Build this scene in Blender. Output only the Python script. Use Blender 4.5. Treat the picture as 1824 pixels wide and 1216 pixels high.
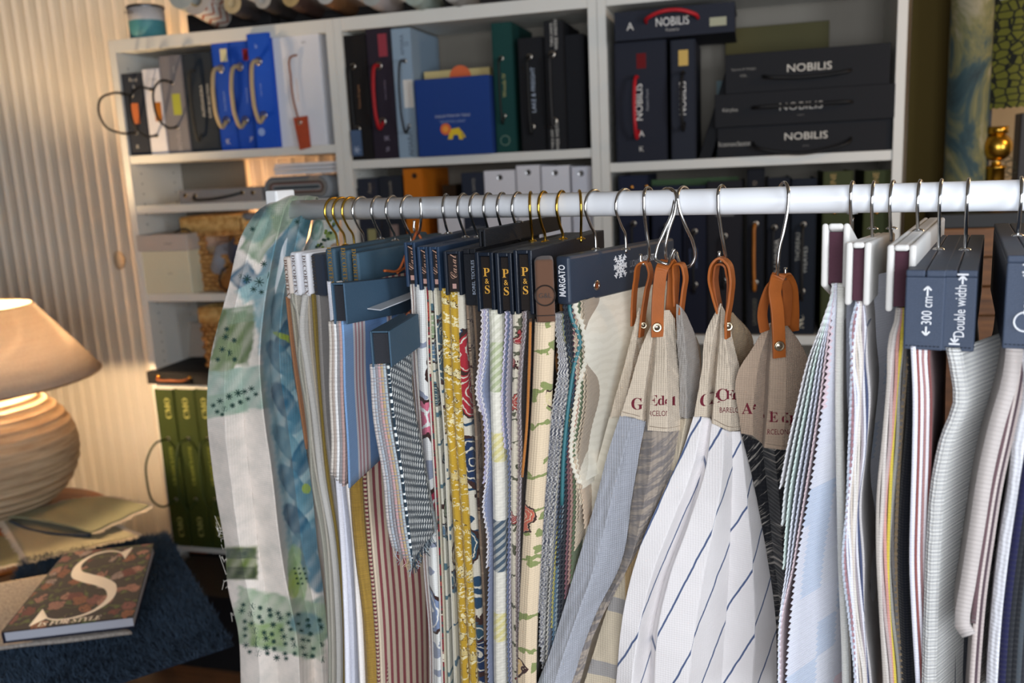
import bpy, math, random
import numpy as np
from mathutils import Vector, Matrix
from mathutils.bvhtree import BVHTree
for o in list(bpy.data.objects): bpy.data.objects.remove(o)
S = bpy.context.scene
COL = S.collection
# ---------------------------------------------------------------- camera
CAM = np.array([2.03421, -2.56111, 1.56125])
RT = np.array([0.96391, 0.26221, -0.04612]); UP = np.array([-0.00722, 0.19892, 0.97999]); FW = np.array([-0.26614, 0.94429, -0.19363])
F = 1579.29
cd = bpy.data.cameras.new('camera'); cam = bpy.data.objects.new('camera', cd); COL.objects.link(cam)
cd.sensor_width = 36; cd.lens = F*36/1824; cd.clip_start = .02
cam.matrix_world = Matrix(((RT[0],UP[0],-FW[0],CAM[0]),(RT[1],UP[1],-FW[1],CAM[1]),(RT[2],UP[2],-FW[2],CAM[2]),(0,0,0,1)))
cd.dof.use_dof = True; cd.dof.focus_distance = 1.02; cd.dof.aperture_fstop = 5.0
S.camera = cam
S.view_settings.view_transform = 'Standard'; S.view_settings.look = 'None'; S.view_settings.gamma = 1
S.view_settings.exposure = 0.75; S.view_settings.use_curve_mapping = False
# ---------------------------------------------------------------- light
w = bpy.data.worlds.new('world'); S.world = w; w.use_nodes = True
w.node_tree.nodes['Background'].inputs[0].default_value = (.55,.7,1,1); w.node_tree.nodes['Background'].inputs[1].default_value = .03
def area(name, loc, target, sx, sy, col, power):
    l = bpy.data.lights.new(name,'AREA'); l.shape='RECTANGLE'; l.size=sx; l.size_y=sy; l.color=col; l.energy=power
    o = bpy.data.objects.new(name,l); COL.objects.link(o); o.location=loc
    o.rotation_euler = (Vector(target)-Vector(loc)).to_track_quat('-Z','Y').to_euler(); return o
def point(name, loc, col, power, r=.05):
    l = bpy.data.lights.new(name,'POINT'); l.color=col; l.energy=power; l.shadow_soft_size=r
    o = bpy.data.objects.new(name,l); COL.objects.link(o); o.location=loc; return o
LAMP_W=62
area('window_daylight', (2.35,-3.42,1.55), (2.0,0,1.35), 1.5, 1.2, (.90,.94,1.0), 30)
area('side_window_daylight', (4.40,-2.75,1.60), (1.6,-1.3,1.35), 1.1, 1.3, (.82,.90,1.0), 36)
point('glow_behind_bookcase', (.40,.345,1.40), (1,.55,.25), 1.0, .03)
point('glow_behind_bookcase_left', (.03,.35,1.55), (1,.55,.25), 1.6, .03)
point('glow_behind_bookcase_top', (.14,.35,1.96), (1,.55,.25), 1.0, .03)
point('glow_behind_bookcase_low', (.10,.345,1.0), (1,.50,.20), .8, .03)
point('warm_room_lamp_right', (3.3,-.55,2.05), (1,.62,.30), 9, .08)
# ---------------------------------------------------------------- camera maths (where a point of the place stands)
def ray(px,py): return FW + RT*(px-912)/F - UP*(py-608)/F
def U(px,py,d): return CAM + d*ray(px,py)
def depth(P): return float((np.asarray(P)-CAM)@FW)
def pj(P):
    d=np.asarray(P)-CAM; z=d@FW; return np.array([912+F*(d@RT)/z, 608-F*(d@UP)/z])
def ony(px,py,y0):
    r=ray(px,py); return CAM + r*(y0-CAM[1])/r[1]
def onz(px,py,z0):
    r=ray(px,py); return CAM + r*(z0-CAM[2])/r[2]
NH = np.array([FW[0],FW[1],0.]); NH/=np.linalg.norm(NH)
def V(px,py,P0,push=0.):
    r=ray(px,py); return CAM + r*(((np.asarray(P0)-CAM)@NH+push)/(r@NH))
RA = np.array([1.4402,-1.3610,1.5108]); RD = np.array([.843,-.2285,0.]); RD/=np.linalg.norm(RD)
RAILR = .015
def railpt(px):
    # point of the rail centre line that shows at column px
    a = (RA-CAM)@RT*F-(px-912)*((RA-CAM)@FW); b = RD@RT*F-(px-912)*(RD@FW)
    return RA + RD*(-a/b)
PD = np.array([-RD[1],RD[0],0.])                # perpendicular to rail, away from camera
def rot(v,a): c,s=math.cos(a),math.sin(a); return np.array([v[0]*c-v[1]*s, v[0]*s+v[1]*c, v[2]])
Z = np.array([0,0,1.])
# ---------------------------------------------------------------- colour + materials
def lin(h):
    if not isinstance(h,str): return tuple(h)
    v=[int(h[i:i+2],16)/255 for i in (0,2,4)]
    return tuple((x/12.92 if x<=.04045 else ((x+.055)/1.055)**2.4) for x in v)
MC={}
class NT:
    def __init__(s,name):
        s.m=bpy.data.materials.new(name); s.m.use_nodes=True; s.t=s.m.node_tree; s.b=s.t.nodes['Principled BSDF']
    def n(s,typ,**k):
        x=s.t.nodes.new(typ)
        for a,v in k.items(): setattr(x,a,v)
        return x
    def l(s,a,b): s.t.links.new(a,b)
    def val(s,inp,v):
        if hasattr(v,'is_linked') or hasattr(v,'node'): s.l(v,inp)
        else: inp.default_value=v
    def math(s,op,a,b=0.,c=0.):
        x=s.n('ShaderNodeMath',operation=op); s.val(x.inputs[0],a); s.val(x.inputs[1],b); s.val(x.inputs[2],c); return x.outputs[0]
    def mix(s,f,a,b,blend='MIX'):
        x=s.n('ShaderNodeMix',data_type='RGBA',blend_type=blend); s.val(x.inputs[0],f)
        for i,v in ((6,a),(7,b)):
            if isinstance(v,(tuple,list,str)): x.inputs[i].default_value=(*lin(v),1)
            else: s.l(v,x.inputs[i])
        return x.outputs[2]
    def uv(s,sx=1,sy=1,rz=0.):
        c=s.n('ShaderNodeTexCoord'); r=s.n('ShaderNodeMapping'); s.l(c.outputs['UV'],r.inputs[0]); r.inputs['Rotation'].default_value=(0,0,rz); m=s.n('ShaderNodeMapping'); s.l(r.outputs[0],m.inputs[0]); m.inputs['Scale'].default_value=(sx,sy,1); return m.outputs[0]
    def obj(s,sx=1,sy=1,sz=1):
        c=s.n('ShaderNodeTexCoord'); m=s.n('ShaderNodeMapping'); s.l(c.outputs['Object'],m.inputs[0]); m.inputs['Scale'].default_value=(sx,sy,sz); return m.outputs[0]
    def noise(s,vec,scale,detail=3,rough=.5,dist=0.):
        x=s.n('ShaderNodeTexNoise'); s.l(vec,x.inputs['Vector']); x.inputs['Scale'].default_value=scale; x.inputs['Detail'].default_value=detail; x.inputs['Roughness'].default_value=rough; x.inputs['Distortion'].default_value=dist; return x.outputs[0]
    def ramp(s,f,stops,interp='LINEAR'):
        x=s.n('ShaderNodeValToRGB'); s.l(f,x.inputs[0]); r=x.color_ramp; r.interpolation=interp
        while len(r.elements)<len(stops): r.elements.new(.5)
        for e,(p,c) in zip(r.elements,stops): e.position=p; e.color=(*lin(c),1)
        return x.outputs[0]
    def bump(s,h,st=.3,dist=.001):
        x=s.n('ShaderNodeBump'); x.inputs['Strength'].default_value=st; x.inputs['Distance'].default_value=dist; s.l(h,x.inputs['Height']); s.l(x.outputs[0],s.b.inputs['Normal'])
    def base(s,c):
        if isinstance(c,(tuple,list,str)): s.b.inputs['Base Color'].default_value=(*lin(c),1)
        else: s.l(c,s.b.inputs['Base Color'])
    def rgh(s,r,metal=0.,spec=.5):
        s.b.inputs['Roughness'].default_value=r; s.b.inputs['Metallic'].default_value=metal; s.b.inputs['Specular IOR Level'].default_value=spec
def cached(f):
    def g(*a,**k):
        key=(f.__name__,str(a),str(k))
        if key not in MC: MC[key]=f(*a,**k)
        return MC[key]
    return g
@cached
def plain(c,r=.6,metal=0.,var=.12,bs=200,bst=.08,spec=.4):
    n=NT('plain_'+str(c)[:6]); v=n.obj(); a=lin(c)
    nz=n.noise(v,14,4); n.base(n.mix(nz,tuple(x*(1-var) for x in a),tuple(min(1,x*(1+var)) for x in a))); n.rgh(r,metal,spec)
    n.bump(n.noise(v,bs,2),bst,.0008); return n.m
@cached
def metal(c,r=.22):
    n=NT('metal'); n.base(c); n.rgh(r,1.); n.bump(n.noise(n.obj(),60,2),.03,.0005); return n.m
@cached
def bookcloth(c,r=.7,sc=900,st=.35,var=.1):
    n=NT('bookcloth'); v=n.obj(); a=lin(c)
    wv=n.n('ShaderNodeTexWave',wave_type='BANDS',bands_direction='Z'); n.l(v,wv.inputs[0]); wv.inputs['Scale'].default_value=sc/3; wv.inputs['Distortion'].default_value=2.
    nz=n.noise(v,sc,2); n.base(n.mix(nz,tuple(x*(1-var*2) for x in a),tuple(min(1,x*(1+var*2)) for x in a))); n.rgh(r,0,.3)
    n.bump(n.math('ADD',nz,wv.outputs[1]),st,.0006); return n.m
def weave(n,sc=700,st=.5):
    v=n.uv()
    a=n.n('ShaderNodeTexWave',wave_type='BANDS',bands_direction='X'); b=n.n('ShaderNodeTexWave',wave_type='BANDS',bands_direction='Y')
    for x in (a,b): n.l(v,x.inputs[0]); x.inputs['Scale'].default_value=sc/6.28; x.inputs['Distortion'].default_value=1.5
    nz=n.noise(v,60,4); h=n.math('ADD',n.math('ADD',a.outputs[1],b.outputs[1]),nz); n.bump(h,st,.0006); return a.outputs[1],b.outputs[1],nz
def finish_cloth(n,r=.85):
    n.rgh(r,0,.15)
    try: n.b.inputs['Sheen Weight'].default_value=.15; n.b.inputs['Sheen Roughness'].default_value=.6
    except Exception: pass
@cached
def linen(c,sc=700,st=.5,var=.10):
    n=NT('linen'); a,b,nz=weave(n,sc,st); c=lin(c)
    slub=n.noise(n.uv(30,500),1,3); slub2=n.noise(n.uv(500,30),1,3)
    f=n.math('MULTIPLY',n.math('ADD',slub,slub2),.5)
    n.base(n.mix(f,tuple(x*(1-var*2.2) for x in c),tuple(min(1,x*(1+var*1.6)) for x in c))); finish_cloth(n); return n.m
@cached
def stripes(stops,period,horizontal=False,rz=0.,st=.4,wob=0.):
    # stops: ((pos,colour),...) constant bands over one period along u
    n=NT('striped_cloth'); weave(n,700,st); v=n.uv(1,1,rz); sp=n.n('ShaderNodeSeparateXYZ'); n.l(v,sp.inputs[0])
    x=sp.outputs[1 if horizontal else 0]
    if wob: x=n.math('ADD',x,n.math('MULTIPLY',n.noise(n.uv(),40,2),wob))
    f=n.math('FRACT',n.math('DIVIDE',x,period)); n.base(n.ramp(f,stops,'CONSTANT')); finish_cloth(n); return n.m
@cached
def check(base,cu,cv,period,wu=.3,wv=.3,rz=0.):
    n=NT('check_cloth'); weave(n); v=n.uv(1,1,rz); sp=n.n('ShaderNodeSeparateXYZ'); n.l(v,sp.inputs[0])
    a=n.math('LESS_THAN',n.math('FRACT',n.math('DIVIDE',sp.outputs[0],period)),wu); b=n.math('LESS_THAN',n.math('FRACT',n.math('DIVIDE',sp.outputs[1],period)),wv)
    c=n.mix(n.math('MULTIPLY',a,.6),base,cu); c=n.mix(n.math('MULTIPLY',b,.6),c,cv); n.base(c); finish_cloth(n); return n.m
@cached
def bands(stops,total,st=.5):
    # coloured blocks down the cloth (v in metres from the top)
    n=NT('block_cloth'); weave(n,500,st); sp=n.n('ShaderNodeSeparateXYZ'); n.l(n.uv(),sp.inputs[0])
    f=n.math('DIVIDE',sp.outputs[1],total)
    c=n.ramp(f,stops,'CONSTANT'); tw=n.n('ShaderNodeTexWave',wave_type='BANDS',bands_direction='DIAGONAL'); n.l(n.uv(),tw.inputs[0]); tw.inputs['Scale'].default_value=60
    n.base(n.mix(n.math('MULTIPLY',n.math('GREATER_THAN',tw.outputs[1],.55),.4),c,'e6e2d4')); finish_cloth(n); return n.m
@cached
def floral(base,cols,scale=14,thr=.38,leaf='4d6448',dens=.6,lsc=2.2,warp=.5,edge='3a2420',rnd=1.):
    scale=scale*2.1; n=NT('printed_cloth'); weave(n); v=n.uv(); nz=n.n('ShaderNodeTexNoise'); n.l(v,nz.inputs['Vector']); nz.inputs['Scale'].default_value=scale*2.4; nz.inputs['Detail'].default_value=3
    w_=n.n('ShaderNodeMix',data_type='VECTOR'); w_.inputs[0].default_value=.05*warp; n.l(v,w_.inputs[4]); n.l(nz.outputs[1],w_.inputs[5]); vec=w_.outputs[1]
    def vor(sc,off=0):
        x=n.n('ShaderNodeTexVoronoi'); m=n.n('ShaderNodeMapping'); n.l(vec,m.inputs[0]); m.inputs['Location'].default_value=(off,off*.7,0); n.l(m.outputs[0],x.inputs['Vector']); x.inputs['Scale'].default_value=sc; x.inputs['Randomness'].default_value=rnd; return x
    out=None
    # leaves and stems
    lf=vor(scale*lsc,.37); sx=n.n('ShaderNodeSeparateColor'); n.l(lf.outputs['Color'],sx.inputs[0])
    m1=n.math('MULTIPLY',n.math('LESS_THAN',lf.outputs['Distance'],.32),n.math('LESS_THAN',sx.outputs[0],dens))
    c=n.mix(m1,base,leaf)
    stem=n.n('ShaderNodeTexWave',wave_type='RINGS'); n.l(vec,stem.inputs[0]); stem.inputs['Scale'].default_value=scale*.25; stem.inputs['Distortion'].default_value=9; stem.inputs['Detail'].default_value=1
    c=n.mix(n.math('GREATER_THAN',stem.outputs[1],.985),c,leaf)
    fl=vor(scale); sc=n.n('ShaderNodeSeparateColor'); n.l(fl.outputs['Color'],sc.inputs[0])
    k=len(cols); rc=n.ramp(sc.outputs[1],[(i/k,x) for i,x in enumerate(cols)],'CONSTANT')
    on=n.math('LESS_THAN',sc.outputs[2],dens)
    d=fl.outputs['Distance']
    c=n.mix(n.math('MULTIPLY',n.math('LESS_THAN',d,thr*1.12),on),c,edge)
    c=n.mix(n.math('MULTIPLY',n.math('LESS_THAN',d,thr),on),c,rc)
    pet=n.math('MULTIPLY',n.math('LESS_THAN',n.math('FRACT',n.math('MULTIPLY',d,9)),.22),n.math('LESS_THAN',d,thr))
    c=n.mix(n.math('MULTIPLY',pet,on),c,base)
    n.base(c); finish_cloth(n,.8); return n.m
@cached
def hound(a,b,sc=110,thr=.5,noisy=.3):
    n=NT('houndstooth'); weave(n,500,.7); v=n.uv(1,1,.4)
    x=n.n('ShaderNodeTexChecker'); n.l(v,x.inputs[0]); x.inputs['Scale'].default_value=sc
    y=n.n('ShaderNodeTexWave',wave_type='BANDS',bands_direction='DIAGONAL'); n.l(n.uv(),y.inputs[0]); y.inputs['Scale'].default_value=sc/3
    f=n.math('MULTIPLY',x.outputs[1],n.math('GREATER_THAN',y.outputs[1],.35)); n.base(n.mix(f,a,b)); finish_cloth(n); return n.m
@cached
def slubby(a,b,sc=90,thr=.5,diag=.7):
    n=NT('slub_weave'); weave(n,400,.8); v=n.uv(sc*3,sc*.25,-diag); f=n.noise(v,1,4,.7); n.base(n.ramp(f,[(thr-.04,a),(thr+.04,b)])); finish_cloth(n); return n.m
@cached
def damask(c,c2,sc=9):
    n=NT('damask'); v=n.uv(); f=n.n('ShaderNodeTexWave',wave_type='RINGS'); n.l(v,f.inputs[0]); f.inputs['Scale'].default_value=sc*3; f.inputs['Distortion'].default_value=8; f.inputs['Detail'].default_value=3
    g=n.math('GREATER_THAN',f.outputs[1],.6); n.base(n.mix(n.math('MULTIPLY',g,.5),c,c2)); n.rgh(.6,0,.3); n.bump(g,.25,.0006); return n.m
@cached
def painted(rough=.85):
    n=NT('watercolour_cloth'); weave(n,600,.5); a=n.n('ShaderNodeVertexColor'); a.layer_name='Col'
    nz=n.noise(n.uv(),35,5,.6); nb=n.ramp(nz,[(.3,'b8c4c4'),(.6,'ffffff')]); n.base(n.mix(.4,a.outputs[0],nb,'MULTIPLY')); finish_cloth(n); return n.m
@cached
def leather(c,r=.5):
    n=NT('leather'); v=n.obj(); a=lin(c); nz=n.noise(v,40,5); n.base(n.mix(nz,tuple(x*.75 for x in a),tuple(min(1,x*1.25) for x in a))); n.rgh(r,0,.4); n.bump(n.noise(v,500,4),.25,.0006); return n.m
@cached
def wood(c1,c2,r=.5,axis=0):
    n=NT('wood'); s=[4,4,4]; s[axis]=.5; v=n.obj(*s); nz=n.noise(v,9,6,.65,1.5); n.base(n.ramp(nz,[(.3,c1),(.7,c2)])); n.rgh(r); n.bump(nz,.15,.001); return n.m
@cached
def wicker(c1,c2):
    n=NT('wicker'); v=n.obj(); nz=n.noise(v,60,4); n.base(n.ramp(nz,[(.3,c1),(.7,c2)])); n.rgh(.7,0,.3); n.bump(nz,.6,.003); return n.m
@cached
def rope2(c1,c2,sc=500):
    n=NT('braided_rope'); v=n.uv(); w_=n.n('ShaderNodeTexWave',wave_type='BANDS',bands_direction='DIAGONAL'); n.l(v,w_.inputs[0]); w_.inputs['Scale'].default_value=sc/6; n.base(n.ramp(w_.outputs[1],[(.3,c1),(.6,c2)])); n.rgh(.8); n.bump(w_.outputs[1],.6,.001); return n.m
# ---------------------------------------------------------------- meshes
WL={}
def tag(o,label=None,cat=None,group=None,kind=None):
    if label: o['label']=label
    if cat: o['category']=cat
    if group: o['group']=group
    if kind: o['kind']=kind
    return o
def empty(name,loc,label,cat,group=None):
    o=bpy.data.objects.new(name,None); COL.objects.link(o); o.empty_display_size=.05; o.location=[float(x) for x in loc]; WL[o.name]=np.array(loc,float)
    return tag(o,label,cat,group)
def mk(name,v,f,m,parent=None,uv=None,smooth=False,bevel=0.,solid=0.,sub=0,col=None,seg=2):
    v=np.asarray(v,float).reshape(-1,3)
    if parent is not None: org=WL[parent.name]
    else:
        org=np.array([(v[:,0].min()+v[:,0].max())/2,(v[:,1].min()+v[:,1].max())/2,v[:,2].min()])
    me=bpy.data.meshes.new(name); me.from_pydata((v-org).tolist(),[],[tuple(int(i) for i in q) for q in f]); 
    if uv is not None:
        l=me.uv_layers.new(name='UVMap'); idx=np.empty(len(me.loops),dtype=np.int32); me.loops.foreach_get('vertex_index',idx)
        l.data.foreach_set('uv',np.asarray(uv,float)[idx].ravel())
    if col is not None:
        a=me.color_attributes.new('Col','FLOAT_COLOR','POINT'); a.data.foreach_set('color',np.concatenate([col,np.ones((len(col),1))],1).ravel())
    if smooth: me.polygons.foreach_set('use_smooth',[True]*len(me.polygons))
    me.materials.append(m); me.update()
    o=bpy.data.objects.new(name,me); COL.objects.link(o)
    if parent is not None: o.parent=parent; WL[o.name]=org
    else: o.location=[float(x) for x in org]; WL[o.name]=org
    if bevel:
        b=o.modifiers.new('bevel','BEVEL'); b.width=bevel; b.segments=seg; b.limit_method='ANGLE'; b.harden_normals=False
    if solid:
        s=o.modifiers.new('thickness','SOLIDIFY'); s.thickness=solid; s.offset=0
    if sub:
        s=o.modifiers.new('smooth','SUBSURF'); s.levels=sub; s.render_levels=sub
    return o
class MB:
    def __init__(s): s.v=[]; s.f=[]
    def add(s,v,f):
        k=len(s.v); s.v+= [tuple(map(float,x)) for x in v]; s.f+=[tuple(i+k for i in q) for q in f]; return s
    def obox(s,o,ax,ay,az):
        # box from corner o along three edge vectors
        o,ax,ay,az=map(np.asarray,(o,ax,ay,az)); P=[o,o+ax,o+ax+ay,o+ay]; P=P+[p+az for p in P]
        return s.add(P,[(0,3,2,1),(4,5,6,7),(0,1,5,4),(1,2,6,5),(2,3,7,6),(3,0,4,7)])
    def box(s,x0,x1,y0,y1,z0,z1): return s.obox((x0,y0,z0),(x1-x0,0,0),(0,y1-y0,0),(0,0,z1-z0))
    def tube(s,pts,r,n=8,cap=True,flat=None):
        pts=[np.asarray(p,float) for p in pts]; k0=len(s.v); N=len(pts); ref=None
        for i,p in enumerate(pts):
            t=pts[min(i+1,N-1)]-pts[max(i-1,0)]; t/=np.linalg.norm(t)+1e-12
            if ref is None:
                ref=np.cross(t,Z)
                if np.linalg.norm(ref)<.1: ref=np.cross(t,[1,0,0])
            a=ref-t*(ref@t); a/=np.linalg.norm(a)+1e-12; ref=a; b=np.cross(t,a)
            rr=r[i] if hasattr(r,'__len__') else r
            for j in range(n):
                th=2*math.pi*j/n; s.v.append(tuple(p+a*math.cos(th)*rr+b*math.sin(th)*rr))
        for i in range(N-1):
            for j in range(n):
                q=k0+i*n; s.f.append((q+j,q+(j+1)%n,q+n+(j+1)%n,q+n+j))
        if cap: s.f.append(tuple(k0+j for j in range(n))[::-1]); s.f.append(tuple(k0+(N-1)*n+j for j in range(n)))
        return s
    def lathe(s,prof,c,n=48,ax=None):
        # profile (r,z) about vertical axis through c ; ax: (X,Y,Zdir) frame
        c=np.asarray(c,float); X,Y,Zd=ax if ax else (np.array([1,0,0.]),np.array([0,1,0.]),Z); k=len(s.v)
        for r,z in prof:
            for j in range(n):
                th=2*math.pi*j/n; s.v.append(tuple(c+X*r*math.cos(th)+Y*r*math.sin(th)+Zd*z))
        for i in range(len(prof)-1):
            for j in range(n): s.f.append((k+i*n+j,k+i*n+(j+1)%n,k+(i+1)*n+(j+1)%n,k+(i+1)*n+j))
        return s
    def build(s,name,m,parent=None,**k): return mk(name,s.v,s.f,m,parent,**k)
def crom(pts,n):
    # smooth curve through control points, n samples, uniform in chord length
    P=np.asarray(pts,float); 
    d=np.r_[0,np.cumsum(np.linalg.norm(np.diff(P,axis=0),axis=1)+1e-9)]; t=np.linspace(0,d[-1],n)
    m=np.gradient(P,d,axis=0) if len(P)>2 else np.repeat((P[1:]-P[:1])/d[-1],2,0)
    i=np.clip(np.searchsorted(d,t,side='right')-1,0,len(P)-2); h=(d[i+1]-d[i]); u=((t-d[i])/h)[:,None]; h=h[:,None]
    return (2*u**3-3*u**2+1)*P[i]+(u**3-2*u**2+u)*h*m[i]+(-2*u**3+3*u**2)*P[i+1]+(u**3-u**2)*h*m[i+1]
def grid(nu,nv): return [(j*nu+i,j*nu+i+1,(j+1)*nu+i+1,(j+1)*nu+i) for j in range(nv-1) for i in range(nu-1)]
TXT={}
SERIF={}
for i in range(26):
    SERIF[chr(65+i)]=chr(0x1D400+i); SERIF[chr(97+i)]=chr(0x1D41A+i)
def glyph(s,serif=False,bold=False):
    key=(s,serif,bold)
    if key in TXT: return TXT[key]
    cu=bpy.data.curves.new('t','FONT'); cu.body=''.join(SERIF.get(ch,ch) for ch in s) if serif else s; cu.size=1; cu.align_x='CENTER'; cu.align_y='CENTER'; cu.resolution_u=3
    if bold: cu.offset=.022
    o=bpy.data.objects.new('t',cu); COL.objects.link(o); dg=bpy.context.evaluated_depsgraph_get(); me=bpy.data.meshes.new_from_object(o.evaluated_get(dg))
    v=np.array([x.co[:2] for x in me.vertices]).reshape(-1,2); f=[tuple(p.vertices) for p in me.polygons]
    bpy.data.objects.remove(o); bpy.data.curves.remove(cu); bpy.data.meshes.remove(me)
    if len(v): 
        lo,hi=v.min(0),v.max(0); v=(v-(lo+hi)/2)
    TXT[key]=(v,f); return v,f
def text(s,c,right,up,h,m,parent,serif=False,name='lettering',width=None,lift=.0006,bold=False,label=None):
    # flat lettering lying on a surface: centre c, directions right/up, capital height h
    v,f=glyph(s,serif,bold)
    if not len(v): return
    right=np.asarray(right,float); right=right/np.linalg.norm(right); up=np.asarray(up,float); up=up/np.linalg.norm(up); nrm=np.cross(right,up)
    sc=h/max(1e-6,(v[:,1].max()-v[:,1].min())); sx=sc if width is None else width/(v[:,0].max()-v[:,0].min())
    P=np.asarray(c,float)+v[:,:1]*sx*right+v[:,1:]*sc*up+nrm*lift
    o=mk(name,P,f,m,parent)
    if label: o['label']=label
    return o
def struct(o): o['kind']='structure'; return o
WHITE='e8e4dc'
# ================================================================= ROOM
bead=NT('beaded_panelling'); v=bead.obj(); sp=bead.n('ShaderNodeSeparateXYZ'); bead.l(v,sp.inputs[0])
bead.base(bead.mix(bead.noise(v,6,3),'e9e0d0','f1e9dc')); bead.rgh(.42,0,.5); BEAD=bead.m
WY=.40
def wall_back():
    per=.056; xs=[];n=0; x=-2.0; pts=[]
    while x<4.6:
        # flat board face, then a narrow raised bead
        pts+=[(x,WY+.004),(x+per*.62,WY+.004),(x+per*.66,WY-.001)]+[(x+per*(.83-.14*math.cos(q)),WY-.001-.0075*math.sin(q)) for q in (.5,1.0,1.57,2.1,2.6)]+[(x+per*.995,WY-.001)]
        x+=per
    v=[];f=[]
    for px,py in pts: v+=[(px,py,0),(px,py,2.62)]
    for i in range(len(pts)-1): f.append((2*i,2*i+2,2*i+3,2*i+1))
    o=mk('wall_back',v,f,BEAD,smooth=False); o.data.shade_auto_smooth if False else None
    struct(o)
wall_back()
PW=plain('5e564c',.8)
MB().box(-2.1,-2.0,-3.6,.5,0,2.62).build('wall_left',PW); struct(bpy.data.objects['wall_left'])
MB().box(4.5,4.6,-3.6,.5,0,2.62).build('wall_right',PW); struct(bpy.data.objects['wall_right'])
struct(MB().box(-2.1,4.6,-3.7,.5,-.06,0).build('floor',wood('4a3524','6a4a32')))
struct(MB().box(-2.1,4.6,-3.7,.5,2.62,2.7).build('ceiling',plain('6e685f',.9)))
fr=MB(); fr.box(-2.1,1.2,-3.6,-3.5,0,2.62).box(3.0,4.6,-3.6,-3.5,0,2.62).box(1.2,3.0,-3.6,-3.5,0,.9).box(1.2,3.0,-3.6,-3.5,2.4,2.62); struct(fr.build('wall_front',PW))
wf=MB(); 
for a in (1.2,2.07,2.94): wf.box(a,a+.06,-3.58,-3.52,.9,2.4)
for a in (.9,2.34): wf.box(1.2,3.0,-3.58,-3.52,a,a+.06)
struct(wf.build('window_1',plain('efece4',.5)))
struct(MB().box(-2.0,0-.02,WY-.022,WY,0,.10).build('baseboard_back',plain('d8cdb8',.5)))
# small wooden wall hook on the panelling
p=ony(221,462,WY); hk=empty('wall_hook',p,'small oval pale knob on the ribbed wall left of the bookcase','wall hook')
MB().lathe([(0,0),(.012,.0),(.012,.02),(.034,.024),(.036,.034),(.02,.042),(0,.043)],p,24,(np.array([.6,0,0]),Z,np.array([0,-1,0.]))).build('knob',plain('cbb89c',.5),hk,smooth=True)

# ================================================================= BOOKCASES
WM=plain('dcdad2',.5,var=.03); DY=.28; TH=.026
def bookcase(x0,x1,shelves,label,back,plinth=.08,top=2.02):
    t=empty('bookcase',((x0+x1)/2,DY/2,0),label,'bookcase','white bookcases along the ribbed wall')
    for a in (x0+.0005,x1-.0255): MB().box(a,a+.025,0,DY,0,top).build('side_panel',WM,t,bevel=.001)
    MB().box(x0+.026,x1-.026,.0,DY,top-TH-.012,top).build('top_panel',WM,t,bevel=.001)
    for z in shelves: MB().box(x0+.0265,x1-.0265,.003,DY-.012,z-TH,z).build('shelf',WM,t,bevel=.001)
    for a,b,c,d in back: MB().box(a,b,DY-.008,DY-.002,c,d).build('back_panel',plain('7d776c',.6,var=.03),t)  # white backs given a darker colour that stands in for the shelf shade
    MB().box(x0+.026,x1-.026,.02,.034,0,.06).build('plinth',WM,t)
    # peg holes along the inside of the side panels
    h=MB()
    for k in range(52):
        z=.2+k*.034
        if z>top-.08: break
        for y in (.05,.225):
            h.lathe([(0,.0004),(.003,.0004)],(x0+.0262,y,z),8,(np.array([0,1,0.]),Z,np.array([1,0,0.])))
    h.build('peg_holes',plain('55524c',.8),t)
    return t
Z1,Z12,Z13,Z2,Z3,Z4,Z5,Z6=1.653,1.601,1.557,1.489,1.191,.882,.28,1.058
xb=ony(441,330,DY)[0]
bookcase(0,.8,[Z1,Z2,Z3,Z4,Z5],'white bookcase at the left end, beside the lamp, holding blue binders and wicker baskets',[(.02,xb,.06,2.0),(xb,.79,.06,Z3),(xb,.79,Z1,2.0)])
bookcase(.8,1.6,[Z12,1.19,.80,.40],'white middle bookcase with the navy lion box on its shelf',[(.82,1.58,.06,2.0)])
bookcase(1.6,2.4,[Z13,Z6,.66,.30],'white bookcase at the right end, filled with black sample boxes',[(1.62,2.38,.06,2.0)])

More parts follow.
